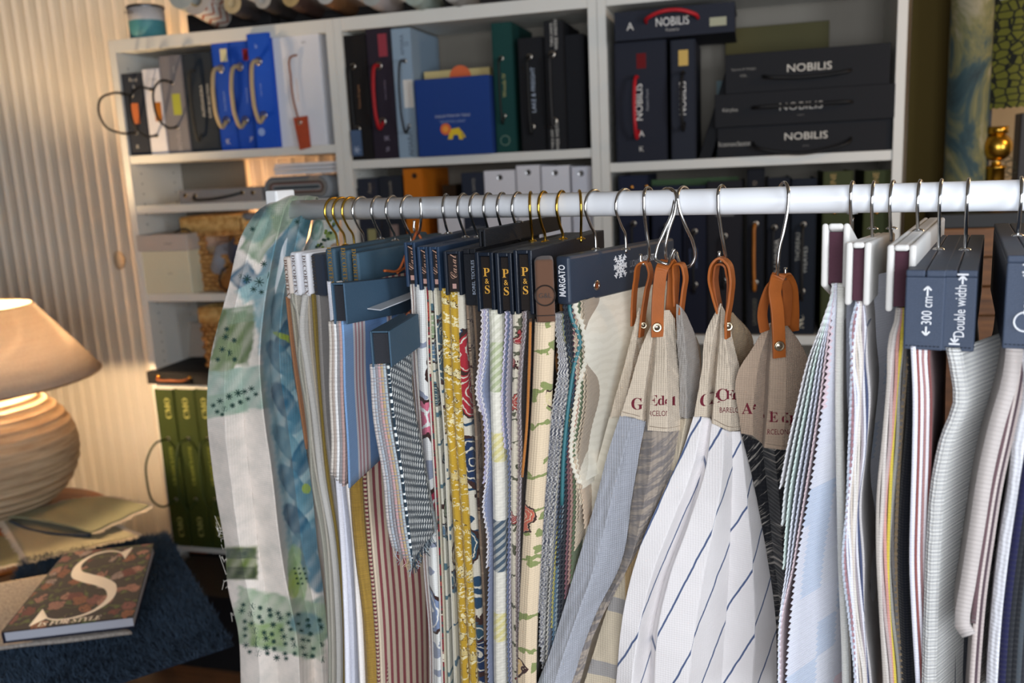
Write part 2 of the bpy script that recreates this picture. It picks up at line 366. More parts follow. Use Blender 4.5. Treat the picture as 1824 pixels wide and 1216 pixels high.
CL={'black':'1c1d21','slate':'2a2f39','blue':'0f48b0','white':'dedce0','grey':'77757a','purple':'28202c','ltblue':'7e93a6','navy':'16356b','teal':'0f3e3a','orange':'c06a0c','green':'3c4a12','navyd':'151c2e','olive':'3c4024'}
CL={k:v for k,v in CL.items()}
def MCc(c): return bookcloth(CL.get(c,c))
def cord(m,path,r,parent,name='handle',label=None):
    b=MB(); b.tube(crom(path,26),r,8); o=b.build(name,m,parent,smooth=True)
    if label: o['label']=label
    return o
def shelfbook(px0,px1,pyb,pyt,sz,col,label,y0=.012,dep=.245,name='sample_book',cat='sample book',group=None,handle=None,patch=None,txt=(),eyelets=True,pages='c9c5bb',lean=0):
    """a ring-bound sample book standing on a shelf: handle=(z_top_px,z_bottom_px,colour,radius,bulge,dx) ; patch=(px,py0,py1,w,colour)"""
    A=ony(px0,pyb,y0); B=ony(px1,pyb,y0); x0,x1=A[0]+.0006,B[0]-.0006; xm=(x0+x1)/2
    zt=ony((px0+px1)/2,pyt,y0)[2]; m=MCc(col) if isinstance(col,str) else col
    t=empty(name,(xm,y0+dep/2,sz),label,cat,group); th=.004 if x1-x0>.02 else .002
    c=MB(); c.box(x0,x0+th,y0,y0+dep,sz,zt).box(x1-th,x1,y0,y0+dep,sz,zt).box(x0+th,x1-th,y0,y0+th,sz,zt)
    c.build('cover',m,t,bevel=.0012)
    MB().box(x0+th+.0005,x1-th-.0005,y0+th+.001,y0+dep-.008,sz+.004,zt-.006).build('page_block',plain(pages,.8),t)
    if handle:
        ya,yb,hc,hr,bul,dx=handle; za=ony(xm and (px0+px1)/2,ya,y0)[2]; zb=ony((px0+px1)/2,yb,y0)[2]; xh=xm+dx
        mm=hc if not isinstance(hc,str) else plain(hc,.6)
        zc=(za+zb)/2; hh=(za-zb)/2
        sag=0 if bul>.09 else -.02
        cord(mm,[(xh,y0+.004,za),(xh-.002,y0-bul*.55,za+.002+sag*.2),(xh-.004,y0-bul*.95,zc+hh*.55+sag),(xh-.004,y0-bul,zc+sag),(xh-.003,y0-bul*.92,zc-hh*.6+sag),(xh-.002,y0-bul*.5,zb-.002+sag),(xh,y0+.004,zb)],hr,t)
        if eyelets:
            for zz in (za,zb):
                MB().lathe([(hr*1.3,0),(hr*2.0,.0002),(hr*2.1,.0012),(hr*1.3,.0016)],(xh,y0,zz),16,(np.array([1,0,0.]),Z,np.array([0,-1,0.]))).build('eyelet',metal('b8b2a8',.3),t,smooth=True)
    if patch:
        ppx,p0,p1,wd,pc=patch; a=ony(ppx,p0,y0); b=ony(ppx,p1,y0)
        o=MB().box(a[0]-wd/2,a[0]+wd/2,y0-.0006,y0+.0002,b[2],a[2]).build('fabric_patch',pc if not isinstance(pc,str) else linen(pc,900),t)
    for s in txt:
        st,px,py,h,vert=s[:5]; kw=s[5] if len(s)>5 else {}
        q=ony(px,py,y0-.0004); colr=kw.get('c','cfcbc2')
        R_,U_=((Z,(-1,0,0)) if vert else ((1,0,0),Z))
        text(st,q,R_,U_,h,plain(colr,.5),t,serif=kw.get('serif',False),width=kw.get('w'))
    return t,(x0,x1,y0,zt)
G1='sample books on the top shelf of the left bookcase'
rp=rope2('b59f78','e2d2ae'); rpw=rope2('35322c','c8c0b0',700)
shelfbook(226,269,272,129,Z1,'slate','slim charcoal sample book with orange patch and long black cord, at the far left end',group=G1,handle=(169,236,'101010',.0036,.16,0),patch=(239,184,221,.028,'c06a38'),txt=[('Fusil',237,142,.012,0),('&',238,154,.012,0),('K',246,261,.012,0)])
shelfbook(270,300,271,121,Z1,'white','slim white sample book with a brown-orange patch and black cord, second from the left',group=G1,handle=(158,241,'101010',.0036,.11,-.004),patch=(280,182,216,.026,'a8640f'),txt=[('Collect',273,141,.007,0,{'c':'888888'})])
shelfbook(301,341,269,97,Z1,'grey','grey sample book with a lime green patch and black cord handle',group=G1,handle=(146,226,'101010',.0036,.10,0),patch=(313,167,205,.030,'a3a63a'),txt=[('Linea',309,124,.007,1),('BOVEL',320,250,.016,1,{'c':'9a9a9c'})])
shelfbook(342,394,267,92,Z1,'232c36','dark slate sample book with a twisted black-and-cream rope handle',group=G1,handle=(124,238,rpw,.0042,.03,-.012),eyelets=False,txt=[('ALESSANDRA',361,180,.0115,1),('SUPER SELECTION',372,180,.009,1)])
shelfbook(395,426,265,71,Z1,'blue','bright blue sample book with a cream patch, leftmost of the three blue ones',group=G1,handle=(121,214,rp,.0062,.05,-.004),patch=(397,87,110,.024,'d6cda0'),txt=[('Linum Collection',400,180,.006,1,{'c':'9fb4e0'}),('K',407,252,.016,0)])
shelfbook(427,457,263,72,Z1,'blue','bright blue sample book with a dark red patch, middle one of the three blue ones',group=G1,handle=(118,214,rp,.0062,.055,0),patch=(437,87,108,.022,'7a0e1c'),txt=[('Chambord Design',440,170,.006,1,{'c':'9fb4e0'}),('JF',448,248,.016,0)])
b,g=shelfbook(458,497,262,57,Z1,'1150c0','taller bright blue binder with a beige rope handle, rightmost of the three blue ones',y0=-.012,group=G1,handle=(108,205,rp,.0062,.045,-.004),txt=[('Atelier Design',465,160,.006,1,{'c':'9fb4e0'}),('b',456,82,.012,0,{'c':'9fb4e0'})])
q=ony(466,235,-.012); MB().lathe([(0,.0003),(.012,.0004)],q,20,(np.array([1,0,0.]),Z,np.array([0,-1,0.]))).build('round_emblem',plain('8fa9dd',.5),b)
# white box with leather cord and tag
A=ony(502,258,.006); B=ony(583,258,.006); zt=ony(540,62,.006)[2]
wb=empty('sample_box',((A[0]+B[0])/2,.13,Z1),'large white sample box with a tan leather cord and terracotta tag','sample box')
MB().box(A[0],B[0],.006,.25,Z1,zt).build('box_body',plain('dcdde2',.6,var=.03),wb,bevel=.002)
q0=ony(529,98,.004);q1=ony(533,213,.0)
cord(leather('8a4a1c'),[q0,q0+[-.012,-.012,-.004],ony(518,140,-.008),ony(522,175,-.008),q1+[0,-.006,0]],.0028,wb)
text('elitis',ony(541,75,.005),(1,0,0),Z,.006,plain('8a8a8e'),wb); text('COLLECTION NATURELLE',ony(530,160,.005),(0,0,-1),(1,0,0),.004,plain('c9a486'),wb)
lt=MB(); pr=[ony(523,210,-.009),ony(548,206,-.009),ony(554,262,-.012),ony(535,267,-.012)]
lt.add([p for p in pr]+[p+[0,-.003,0] for p in pr],[(3,2,1,0),(4,5,6,7),(0,1,5,4),(1,2,6,5),(2,3,7,6),(3,0,4,7)]); o=lt.build('leather_tag',leather('a8482c'),wb); 
MB().lathe([(.004,0),(.0075,.0005),(.0075,.002),(.004,.002)],ony(534,218,-.013),16,(np.array([1,0,0.]),Z,np.array([0,-1,0.]))).build('eyelet',metal('d8d4cc'),wb,smooth=True)
# --- middle bookcase, top shelf
G2='sample books on the upper shelf of the middle bookcase'
b,g=shelfbook(617,666,279,61,Z12,'171414','wide black sample book with copper lettering and a small blue-grey tag',group=G2,handle=(117,229,'0c0c0c',.0045,.02,0),txt=[('Cianes & Lignes',640,172,.010,1,{'c':'a87650'})])
q=ony(634,232,-.006);q2=ony(634,279,-.006); tg=MB().box(q[0]-.017,q[0]+.017,-.010,-.006,q2[2]+.002,q[2]).build('hanging_tag',plain('4a5e7c',.5),b); 
fl=MB(); 
for a in range(6):
    an=a*math.pi/3; cc=np.array([q[0],-.0106,q2[2]+.02]); d=np.array([math.cos(an),0,math.sin(an)]); fl.obox(cc-np.array([-d[2],0,d[0]])*.001,d*.012,np.array([-d[2],0,d[0]])*.002,(0,-.0004,0))
fl.build('snowflake_emblem',plain('b8c4d8'),b)
b,g=shelfbook(667,710,277,47,Z12,'purple','dark plum sample book with a red patch and red rope handle',group=G2,handle=(116,216,leather('a01018',.6),.0058,.045,-.004),patch=(680,60,101,.028,check('a02c38','d86070','5a1420',.006)),txt=[('Linen Collection',686,160,.006,1,{'c':'8a7c90'}),('IK',690,246,.014,0,{'c':'9a90a0'}),('JE',691,266,.014,0,{'c':'9a90a0'})])
shelfbook(711,745,277,49,Z12,'8fa3b4','pale blue-grey sample book with a black and white patch, next to the lion box',group=G2,handle=(108,224,'202224',.0032,.05,.008),patch=(726,142,192,.030,hound('d8d4cc','23211f',260)),txt=[('AMARA',716,80,.012,1,{'c':'56616c'}),('O',724,78,.012,0,{'c':'56616c'}),('AMARA',731,256,.015,1,{'c':'56616c'})])
shelfbook(885,921,268,39,Z12,'teal','dark teal sample book with gold lettering',group=G2,handle=(103,206,'0a1512',.0036,.02,-.004),txt=[('Woods IV',898,152,.011,1,{'c':'a8a060'})])
q=ony(900,250,.011); MB().lathe([(.013,.0002),(.0145,.0004),(.013,.0006)],q,24,(np.array([1,0,0.]),Z,np.array([0,-1,0.]))).build('round_emblem',plain('7d9480'),bpy.data.objects[[o.name for o in COL.objects if o.name.startswith('sample_book')][-1]])
shelfbook(930,975,267,66,Z12,'15161a','black sample book with silver eyelets and pale lettering beside the teal one',group=G2,handle=(100,225,'0a0a0a',.0042,.016,-.004),txt=[('LAKE & FREIGHT',950,160,.012,1,{'c':'a8b4c4'})])
shelfbook(976,1010,266,36,Z12,'17181c','tallest black sample book with a stitched strap handle, WIDE WIDTH lettering',y0=.0,group=G2,handle=(96,215,'1a1a1c',.0050,.02,-.006),txt=[('TABLE LINENS',982,62,.007,1),('WIDE WIDTH',990,62,.009,1),('TABLE LINENS',984,245,.007,1),('WIDE WIDTH',993,242,.009,1)])
A=ony(1012,266,.03); MB().box(A[0],A[0]+.055,.03,.25,Z12,ony(1030,60,.03)[2]).build('sample_book',bookcloth('121318'),bevel=.002); tag(bpy.data.objects[[o.name for o in COL.objects if o.name.startswith('sample_book')][-1]],'plain black sample book pushed back at the right end of the middle bookcase shelf','sample book',G2)
# lion box + cream book behind
A=ony(746,275,-.02);B=ony(877,268,-.02); zt=ony(812,137,-.02)[2]
lb=empty('sample_box',((A[0]+B[0])/2,.05,Z12),'navy cloth box with a small yellow lion on its front','sample box')
MB().box(A[0],B[0],-.02,.06,Z12,zt).build('box_body',bookcloth('1c3d80',.8,900,.4),lb,bevel=.002)
text('COLLECTION DE TISSUS',ony(806,206,-.021),(1,0,0),Z,.007,plain('b9bdc8'),lb); text('"LES PETITS LIONS"',ony(806,216,-.021),(1,0,0),Z,.007,plain('8fa0c4'),lb)
L=lambda x,y:ony(x,y,-.0215)
ly=plain('d8b828',.8)
def flat(name,pts,m,parent,off=0.): 
    P=[np.array(p)+[0,-off,0] for p in pts]; return mk(name,P,[tuple(range(len(P)))[::-1]],m,parent)
flat('lion_body',[L(797,231),L(818,227),L(822,236),L(825,248),L(818,248),L(816,240),L(808,240),L(806,248),L(798,248),L(800,238)],ly,lb)
c=L(794,230); MB().lathe([(0,.0008),(.0165,.0008)],c,20,(np.array([1,0,0.]),Z,np.array([0,-1,0.]))).build('lion_mane',plain('d86a38',.8),lb)
MB().lathe([(0,.0012),(.009,.0012)],c,16,(np.array([1,0,0.]),Z,np.array([0,-1,0.]))).build('lion_face',plain('e8983c',.8),lb)
cord(ly,[L(818,230),L(825,238),L(828,244),L(824,242)],.0018,lb,'lion_tail')
A=ony(764,272,.07);B=ony(879,270,.07); zt=ony(820,123,.07)[2]
cb=empty('sample_book',((A[0]+B[0])/2,.09,Z12),'cream book with an orange sun, standing behind the navy lion box','book')
MB().box(A[0],B[0],.07,.10,Z12,zt).build('cover',plain('c4b078',.7),cb,bevel=.001)
c=ony(820,137,.069); MB().lathe([(0,.0006),(.034,.0006)],c,24,(np.array([1,0,0.]),Z,np.array([0,-1,0.]))).build('orange_circle',plain('d8683c',.8),cb)
# --- right bookcase, top shelf : NOBILIS
G3='black NOBILIS sample boxes on the right bookcase'
red=leather('b01420',.5)
shelfbook(1098,1189,281,73,Z13,'212430','wide upright black NOBILIS box with a red cord handle and dark red patch',y0=.0,group=G3,handle=(137,232,red,.0052,.05,-.008),patch=(1142,95,122,.026,'6a1418'),txt=[('NOBILIS',1138,182,.020,1,{'c':'e6e2da','w':.098}),('Matière Penvil',1153,178,.007,1,{'c':'9a9a9e'}),('A',1143,238,.016,0,{'c':'e0dcd4'}),('K',1143,265,.014,0)],eyelets=False)
shelfbook(1196,1240,280,70,Z13,'252934','slim upright black NOBILIS box with a gold patch',y0=.0,group=G3,handle=(130,218,'0e0e10',.0045,.055,.003),patch=(1217,89,117,.026,check('c09030','80580c','e8c878',.009)),txt=[('NOBILIS',1216,175,.018,1,{'c':'e6e2da','w':.088})],eyelets=False)
def flatbox(px0,px1,pyb0,pyt0,label,zb=None,y0=.01,dep=.25,txt=(),handle=None,col='1b1c20',turn=0):
    A=ony(px0,pyb0,y0); zb=A[2] if zb is None else zb; zt=ony(px0,pyt0,y0)[2]; B=ony(px1,pyb0-.045*(px1-px0),y0)
    t=empty('sample_box',((A[0]+B[0])/2,y0+dep/2,zb),label,'sample box',G3)
    m=bookcloth(col); x0,x1=A[0],B[0]
    c=MB(); c.box(x0,x1,y0,y0+.004,zb,zt).box(x0,x1,y0+.004,y0+dep,zb,zb+.004).box(x0,x1,y0+.004,y0+dep,zt-.004,zt); c.build('cover',m,t,bevel=.0012)
    MB().box(x0+.003,x1-.003,y0+.005,y0+dep-.01,zb+.005,zt-.005).build('swatch_block',plain('26262a',.8),t)
    for st,fx,fz,h,wd,c_ in txt: text(st,(x0+(x1-x0)*fx,y0-.0004,zb+(zt-zb)*fz),(1,0,0),Z,h,plain(c_,.5),t,width=wd)
    if handle:
        f0,f1,hz,bul,drop,m_,r_=handle; a=np.array([x0+(x1-x0)*f0,y0+.003,zb+(zt-zb)*hz]); b=np.array([x0+(x1-x0)*f1,y0+.003,zb+(zt-zb)*hz])
        cord(m_,[a,a+[.004,-bul*.7,-drop*.3],a*.7+b*.3+[0,-bul,-drop],(a+b)/2+[0,-bul,-drop*1.15],a*.3+b*.7+[0,-bul,-drop],b+[-.004,-bul*.7,-drop*.3],b],r_,t)
    return t,zt
bk=plain('0d0d0f',.6)
_,za=flatbox(1278,1594,276,228,'bottom box of the black stack, lettered NOBILIS and Iconoclaste',zb=Z13,txt=[('NOBILIS',.51,.60,.019,.110,'d4cdc0'),('maison',.51,.28,.004,None,'6a6660'),('Iconoclaste',.10,.45,.013,None,'a8a49c')],handle=(.21,.76,.45,.03,.030,bk,.0045))
_,zb_=flatbox(1273,1594,225,169,'middle box of the black stack, lettered NOBILIS and Kérylos',zb=za+.0006,y0=.0,txt=[('NOBILIS',.49,.52,.019,.110,'b8b2a8'),('maison',.49,.25,.004,None,'6a6660'),('Kérylos',.09,.5,.012,None,'a8a49c')],handle=(.22,.77,.54,.02,.0,bk,.0045))
flatbox(1292,1585,162,98,'top box of the black stack, lettered NOBILIS, Rayures & Voilages',zb=zb_+.0006,y0=.004,txt=[('NOBILIS',.52,.55,.020,.112,'d4cdc0'),('Rayures & Voilages',.115,.60,.0075,None,'8a867e'),('VOL.',.115,.44,.0065,None,'8a867e')],handle=(.24,.77,.40,.02,.010,bk,.0045))
zt_=ony(1144,73,0)[2]
flatbox(1095,1309,75,22,'black NOBILIS box with a red cord, lying flat across two upright boxes',zb=zt_+.001,y0=-.03,col='242834',txt=[('NOBILIS',.49,.53,.022,.088,'e6e2da'),('Fustero',.49,.25,.008,None,'b0aca4'),('A',.135,.47,.020,None,'d8d4cc')],handle=(.27,.70,.55,.045,-.018,red,.0052))
o=[o for o in COL.objects if o.name.startswith('sample_box')][-1]
q=bpy.data.objects[o.name]; A=ony(1264,47,-.0305);B=ony(1294,29,-.0305); MB().box(A[0],B[0],-.0312,-.0304,A[2],B[2]).build('fabric_patch',hound('a8a890','60645c',240),q)
# leaning book and pale folders between
A=ony(1243,277,.03); lean=MB(); a=np.array([A[0]+.002,.02,Z13]); lean.obox(a,(.034,0,0),(0,.22,0),(.075,0,.235)); o=lean.build('sample_book',bookcloth('141519'),bevel=.002); tag(o,'black sample book leaning to the right beside the stacked NOBILIS boxes','sample book')
a=a+[0,.14,0]; o=MB().obox(a+[.04,.09,.0],(.10,0,0),(0,.008,0),(0,0,.225)).build('folder',plain('7f9aa0',.6),bevel=.001); tag(o,'pale teal folder standing at the back behind the leaning black book','folder')
A=ony(1292,100,.22);B=ony(1476,92,.22); o=MB().box(A[0],B[0],.215,.262,Z13,A[2]+.075).build('storage_box',plain('4a4520',.7),bevel=.002); tag(o,'olive box standing behind the stacked black NOBILIS boxes','storage box')
# --- second row, middle bookcase
G4='sample books on the second shelf of the middle bookcase, behind the rail'
Zm=1.19
for (a,b,ty,c,lab,kw) in [
 (623,643,335,'4a4c50','low grey sample book at the left end, just above the rail',dict(txt=[('z',632,352,.012,0)])),
 (644,680,317,'262a36','dark charcoal sample book with an olive patch seen below the rail',dict(patch=(662,408,432,.028,'9a9466'),txt=[('Aqua',659,335,.014,1,{'c':'9a9080'})])),
 (681,722,313,'22262f','dark sample book with a pinkish patch seen below the rail',dict(patch=(702,400,436,.026,'8a7670'),txt=[('Lavande',695,335,.009,1,{'c':'9a9080'})])),
 (725,759,300,'orange','tall ochre orange binder behind the rail',dict()),
 (827,866,307,'262c3a','dark blue-grey sample book lettered along its spine, between orange and white ones',dict(patch=(847,404,430,.030,hound('b8b6b0','70706e',260)),txt=[('SWITZ',844,329,.009,1,{'c':'9a9488'})])),
 (867,922,303,'white','white ring binder right beside the dark blue-grey one',dict(pages='dedad2')),
 (924,966,294,'dad8dc','white ring binder, taller of the pair in the middle',dict()),
 (968,1018,295,'dcdce2','wide white ring binder, second from the right upright',dict()),
 (1021,1057,296,'d4d4dc','slim white ring binder against the right upright',dict())]:
    t,g=shelfbook(a,b,420,ty,Zm,c,lab,y0=.02,group=G4,**kw)
    if c in ('orange','white','dad8dc','dcdce2','d4d4dc'):
        q=ony((a+b)/2-4,ty+13,.0195); MB().lathe([(.0,.0001),(.006,.0003),(.008,.0008),(.0085,.0)],q,16,(np.array([1,0,0.]),Z,np.array([0,-1,0.]))).build('finger_hole_ring',metal('b8b8b8') if c!='orange' else plain('301804'),t)
A=ony(775,420,.02); o=MB().box(A[0]+.002,A[0]+.045,.11,.25,Zm,ony(790,330,.11)[2]).build('sample_book',bookcloth('3a2a18')); tag(o,'small brown book pushed back beside the orange binder','sample book',G4)
o=MB().box(ony(779,420,.0)[0],ony(824,420,.0)[0],.015,.09,Zm,ony(800,382,.02)[2]).build('storage_box',plain('d8d6da',.6)); tag(o,'low white box below the rail beside the orange binder','storage box')
# --- second row, right bookcase
G5='dark sample binders on the second shelf of the right bookcase, behind the rail'
gold='a08040'
for (a,b,ty,c,lab,kw) in [
 (1107,1158,312,'1a2036','wide navy binder with a rivet pair, leftmost behind the rail',dict(handle=(398,520,'0b0b0d',.004,.02,0))),
 (1164,1216,330,'161c30','navy binder behind the S hooks, second from the left',dict(handle=(402,510,'0b0b0d',.004,.02,0))),
 (1218,1259,330,'14182a','narrow navy binder with two eyelets behind the right-leaning S hook',dict(handle=(412,507,'0b0b0d',.004,.02,0),txt=[('LINWOOD',1230,460,.008,1,{'c':'5a6a90'}),('Linen Collection',1240,460,.006,1,{'c':'5a6a90'})])),
 (1260,1322,322,'1d1c22','broad black-brown binder with a grey label, behind the middle leather loop',dict(patch=(1291,374,385,.05,'6a6a6a'),handle=(420,500,'0b0b0d',.004,.02,0))),
 (1329,1360,302,'10131c','narrow black binder with a tan leather strap',dict(handle=(399,503,leather('a8641c'),.0046,.012,0),txt=[('LINWOOD',1344,555,.011,1,{'c':'6a6454'}),('D',1345,326,.011,0,{'c':'7a6a5a'})])),
 (1364,1404,316,'121722','dark binder lettered ATHENA',dict(handle=(405,500,'0b0b0d',.004,.02,-.01),txt=[('ATHENA',1382,458,.020,1,{'c':'b0aca2','w':.10})])),
 (1406,1450,318,'121a26','dark binder lettered THOREAU WEAVES with a rope handle',dict(handle=(400,519,'17130f',.004,.03,0),txt=[('THOREAU',1421,440,.012,1,{'c':'a0a098'}),('WEAVES',1433,463,.014,1,{'c':'a0a098'}),('NC',1425,573,.020,1,{'c':'c8bfa8','serif':True})])),
 (1460,1513,305,'3c4224','olive green binder with gold lettering, left one of the pair',dict(txt=[('LINE',1484,322,.014,1,{'c':gold})])),
 (1531,1592,303,'3a4020','olive green binder with gold lettering, right one beside the upright',dict(txt=[('LINE',1560,320,.014,1,{'c':gold})]))]:
    t,g=shelfbook(a,b,590,ty,Z6,c,lab,y0=.02,group=G5,**kw)
    if a in (1107,1460,1531):
        for dx in ((-.012,.03) if a==1107 else (0,)):
            q=ony((a+b)/2,(ty+21) if a==1107 else 378,.0195)+[dx,0,0]; MB().lathe([(0,.002),(.003,.002),(.0055,.001),(.006,0)],q,12,(np.array([1,0,0.]),Z,np.array([0,-1,0.]))).build('rivet',metal('b07a3a'),t,smooth=True)
q=ony(1240,322,.06)
o=MB().box(ony(1165,560,.1)[0],ony(1315,560,.1)[0],.09,.092,Z6,ony(1220,318,.09)[2]).build('paper_sheet',plain('3c5634',.7)); tag(o,'dark green sheet standing behind the navy binders','paper')
# --- left bookcase lower shelves
A=ony(320,361,.0);B=ony(468,361,.0); zt=ony(320,334,0.)[2]
t=empty('sample_box',((A[0]+B[0])/2,.11,Z2),'flat grey sample case with a black handle on the second shelf','sample box')
zt=Z2+.045
MB().box(A[0],B[0],.0,.22,Z2,zt).build('case_body',bookcloth('8d8a88'),t,bevel=.003)
a,b=ony(347,349,-.002),ony(431,343,-.002); cord(plain('121212',.6),[a,a+[.006,-.02,-.008],(a+b)/2+[-.02,-.035,-.014],b+[-.03,-.025,-.008],b],.004,t)
for px,py in ((330,348),(347,349),(431,343),(450,343)): MB().lathe([(0,.002),(.004,.002),(.007,.001),(.0075,0)],ony(px,py,0),12,(np.array([1,0,0.]),Z,np.array([0,-1,0.]))).build('rivet',metal('b09060'),t,smooth=True)
# rolled fabric bundle : layered spiral cross-section extruded
def bundle(px0,px1,pyb,pyt,z0,y0,dep,cols,label):
    A=ony(px0,pyb,y0);B=ony(px1,pyb,y0); H=ony((px0+px1)/2,pyt,y0)[2]-z0; Wd=B[0]-A[0]; cx=(A[0]+B[0])/2; cz=z0+H/2
    t=empty('folded_fabric',(cx,y0+dep/2,z0),label,'folded fabric')
    k=7
    for i in range(k):
        hh=H/2*(1-i/k)-.0015; ww=Wd/2-(H/2-hh); th=H/2/k*.8
        def ring(hh,ww):
            P=[]
            for j in range(40):
                an=2*math.pi*j/40; sx=(ww-hh)*(1 if math.cos(an)>0 else -1); P.append((cx+sx+hh*math.cos(an),cz+hh*math.sin(an)))
            return P
        o_,i_=ring(hh,ww),ring(max(hh-th,.0008),ww-th); v=[];f=[]
        for yy in (y0+.002*(i%3),y0+dep):
            v+=[(a,yy,b) for a,b in o_]+[(a,yy,b) for a,b in i_]
        n=40
        for j in range(n):
            j2=(j+1)%n; f+=[(j,j2,n+j2,n+j),(j,2*n+j,2*n+j2,j2),(n+j,n+j2,3*n+j2,3*n+j),(2*n+j,3*n+j,3*n+j2,2*n+j2)]
        mk('fabric_layer',v,f,linen(cols[i%len(cols)]),t,smooth=True,uv=[(q[0],q[1]) for q in v])
bundle(471,587,348,312,Z2,.0,.25,['8c8f92','6a6e70','a09c96','5a5048','8a6a62','9aa0a0','4a5258'],'folded grey patterned fabric bundle on the second shelf')
zz=Z2+.075
zz=ony(530,311,.03)[2]
for k,(a,hh) in enumerate(((488,.012),(487,.013),(489,.010))):
    o=MB().box(ony(a,300,.02)[0],.772,.02,.25,zz+.001,zz+hh).build('catalogue',plain(['d6d6d8','cfcfd2','dededf'][k],.5),bevel=.001); zz+=hh+.0006; tag(o,['white catalogue, bottom of the pile on the folded grey fabric','white catalogue, middle of the pile on the folded grey fabric','white catalogue, top of the pile under the blue binder shelf'][k],'catalogue','white catalogues on the second shelf')
# cream box
A=ony(256,522,.0);B=ony(344,522,.0); t=empty('storage_box',((A[0]+B[0])/2,.12,Z3),'cream lidded box with a grey lid beside the wicker basket','storage box')
zt=ony(300,417,0)[2]; zl=ony(300,446,0)[2]
MB().box(A[0]+.002,B[0]-.002,.002,.24,Z3,zl).build('box_body',plain('d6d2b8',.6,var=.03),t,bevel=.003)
MB().box(A[0]-.002,B[0]+.002,-.002,.244,zl-.002,zt).build('lid',plain('b5ada6',.6,var=.03),t,bevel=.003)
text('ATELIER',ony(299,434,-.002),(1,0,0),Z,.006,plain('4a4642'),t); text('papier',ony(304,487,.002),(1,0,0),Z,.006,plain('6a665c'),t)
cord(plain('2a2a2a'),[ony(308,417,.05),ony(318,410,.05),ony(330,408,.05),ony(340,413,.05)],.003,t,'cord')
def basket(px0,px1,pyb,pyt,z0,y0,dep,label,hole=None,taper=.93):
    A=ony(px0,pyb,y0);B=ony(px1,pyb,y0); zt=ony((px0+px1)/2,pyt,y0)[2]; H=zt-z0; t=empty('wicker_basket',((A[0]+B[0])/2,y0+dep/2,z0),label,'basket','wicker baskets in the left bookcase')
    rows=max(5,int(H/.015)); m=wicker('8a5a2c','c8995c'); b=MB(); cx,cy=(A[0]+B[0])/2,y0+dep/2
    rimrows=max(2,int(rows*.2))
    for r in range(rows-rimrows):
        z=z0+H*(r+.5)/rows; k=taper+(1-taper)*r/rows; hx,hy=(B[0]-A[0])/2*k,dep/2*k; per=[]
        n=26
        for side in range(4):
            for i in range(n):
                s=i/n*2-1
                x,y={0:(s,-1),1:(1,s),2:(-s,1),3:(-1,-s)}[side]; off=.0035*(1 if (i//2+r)%2 else -1)
                per.append((x,y,off,side))
        pts=[(cx+x*hx+(off if s in(1,3) else 0)*(1 if s==1 else -1),cy+y*hy+(off if s in(0,2) else 0)*(-1 if s==0 else 1),z) for x,y,off,s in per]
        if hole and hole[0]<(r+.5)/rows<hole[1]:
            half=[p for p,q in zip(pts,per) if not(q[3]==0 and hole[2]<q[0]<hole[3])]
            i0=[i for i,q in enumerate(per) if q[3]==0 and q[0]>=hole[3]][0]; L_=len(pts); run=[pts[(i0+j)%L_] for j in range(L_) if not(per[(i0+j)%L_][3]==0 and hole[2]<per[(i0+j)%L_][0]<hole[3])]
            b.tube(run,H/rows*.58,6)
        else: b.tube(pts+[pts[0]],H/rows*.58,6)
    b.build('woven_body',m,t,smooth=True)
    hx,hy=(B[0]-A[0])/2,dep/2; rb=MB(); zr=z0+H*(rows-rimrows)/rows
    for i in range(int(hx*2/.012)):
        x=cx-hx+i*.012; rb.tube([(x,cy-hy,zr),(x+.003,cy-hy-.003,(zr+zt)/2),(x,cy-hy,zt)],.0068,6)
    for i in range(int(hy*2/.012)):
        y=cy-hy+i*.012
        for sx in(-1,1): rb.tube([(cx+sx*hx,y,zr),(cx+sx*hx,y,zt)],.0068,6)
    rb.tube([(cx-hx,cy-hy,zt),(cx+hx,cy-hy,zt),(cx+hx,cy+hy,zt),(cx-hx,cy+hy,zt),(cx-hx,cy-hy,zt)],.006,6)
    rb.build('straw_rim',wicker('b88a48','dcb878'),t,smooth=True)
    MB().box(cx-hx*.9,cx+hx*.9,cy-hy*.9,cy+hy*.9,z0,z0+.006).build('basket_floor',m,t)
    return t
basket(338,446,520,387,Z3,.065,.20,'square wicker basket with a handle hole on the middle shelf',hole=(.50,.74,-.25,.65))
o=MB(); 
rs=random.Random(4); cc=ony(400,442,.06)
def blob(c,rx,ry,rz,seed,amp=.18,n=24,k=16):
    rr=np.random.RandomState(seed); ph=rr.rand(6)*6.28; v=[];f=[]
    for i in range(k+1):
        th=math.pi*i/k
        for j in range(n):
            a=2*math.pi*j/n; s=1+amp*(math.sin(3*a+ph[0]+2*th)*math.sin(2*th+ph[1])+.5*math.sin(5*a+ph[2])*math.sin(4*th+ph[3]))
            v.append((c[0]+rx*s*math.sin(th)*math.cos(a),c[1]+ry*s*math.sin(th)*math.sin(a),c[2]+rz*s*math.cos(th)))
    for i in range(k):
        for j in range(n): f.append((i*n+j,(i+1)*n+j,(i+1)*n+(j+1)%n,i*n+(j+1)%n))
    return v,f
for k,(dx,dz,c_,lab) in enumerate(((-.03,-.03,'8e8f96','crumpled grey cloth stuffed in the wicker basket, seen through its handle hole'),(.035,.0,'3c4458','bunched dark blue cloth in the wicker basket behind its handle hole'))):
    v,f=blob((cc[0]+dx,.10,cc[2]+dz-.02),.045,.05,.055,k); tag(mk('cloth_bundle',v,f,linen(c_),uv=[(q[0],q[2]) for q in v],smooth=True),lab,'cloth')
v,f=blob((ony(438,380,.08)[0],.1,ony(438,386,.08)[2]),.03,.04,.012,9); tag(mk('cloth_bundle',v,f,linen('70757c'),uv=[(q[0],q[2]) for q in v],smooth=True),'grey cloth peeking over the rim of the wicker basket','cloth')
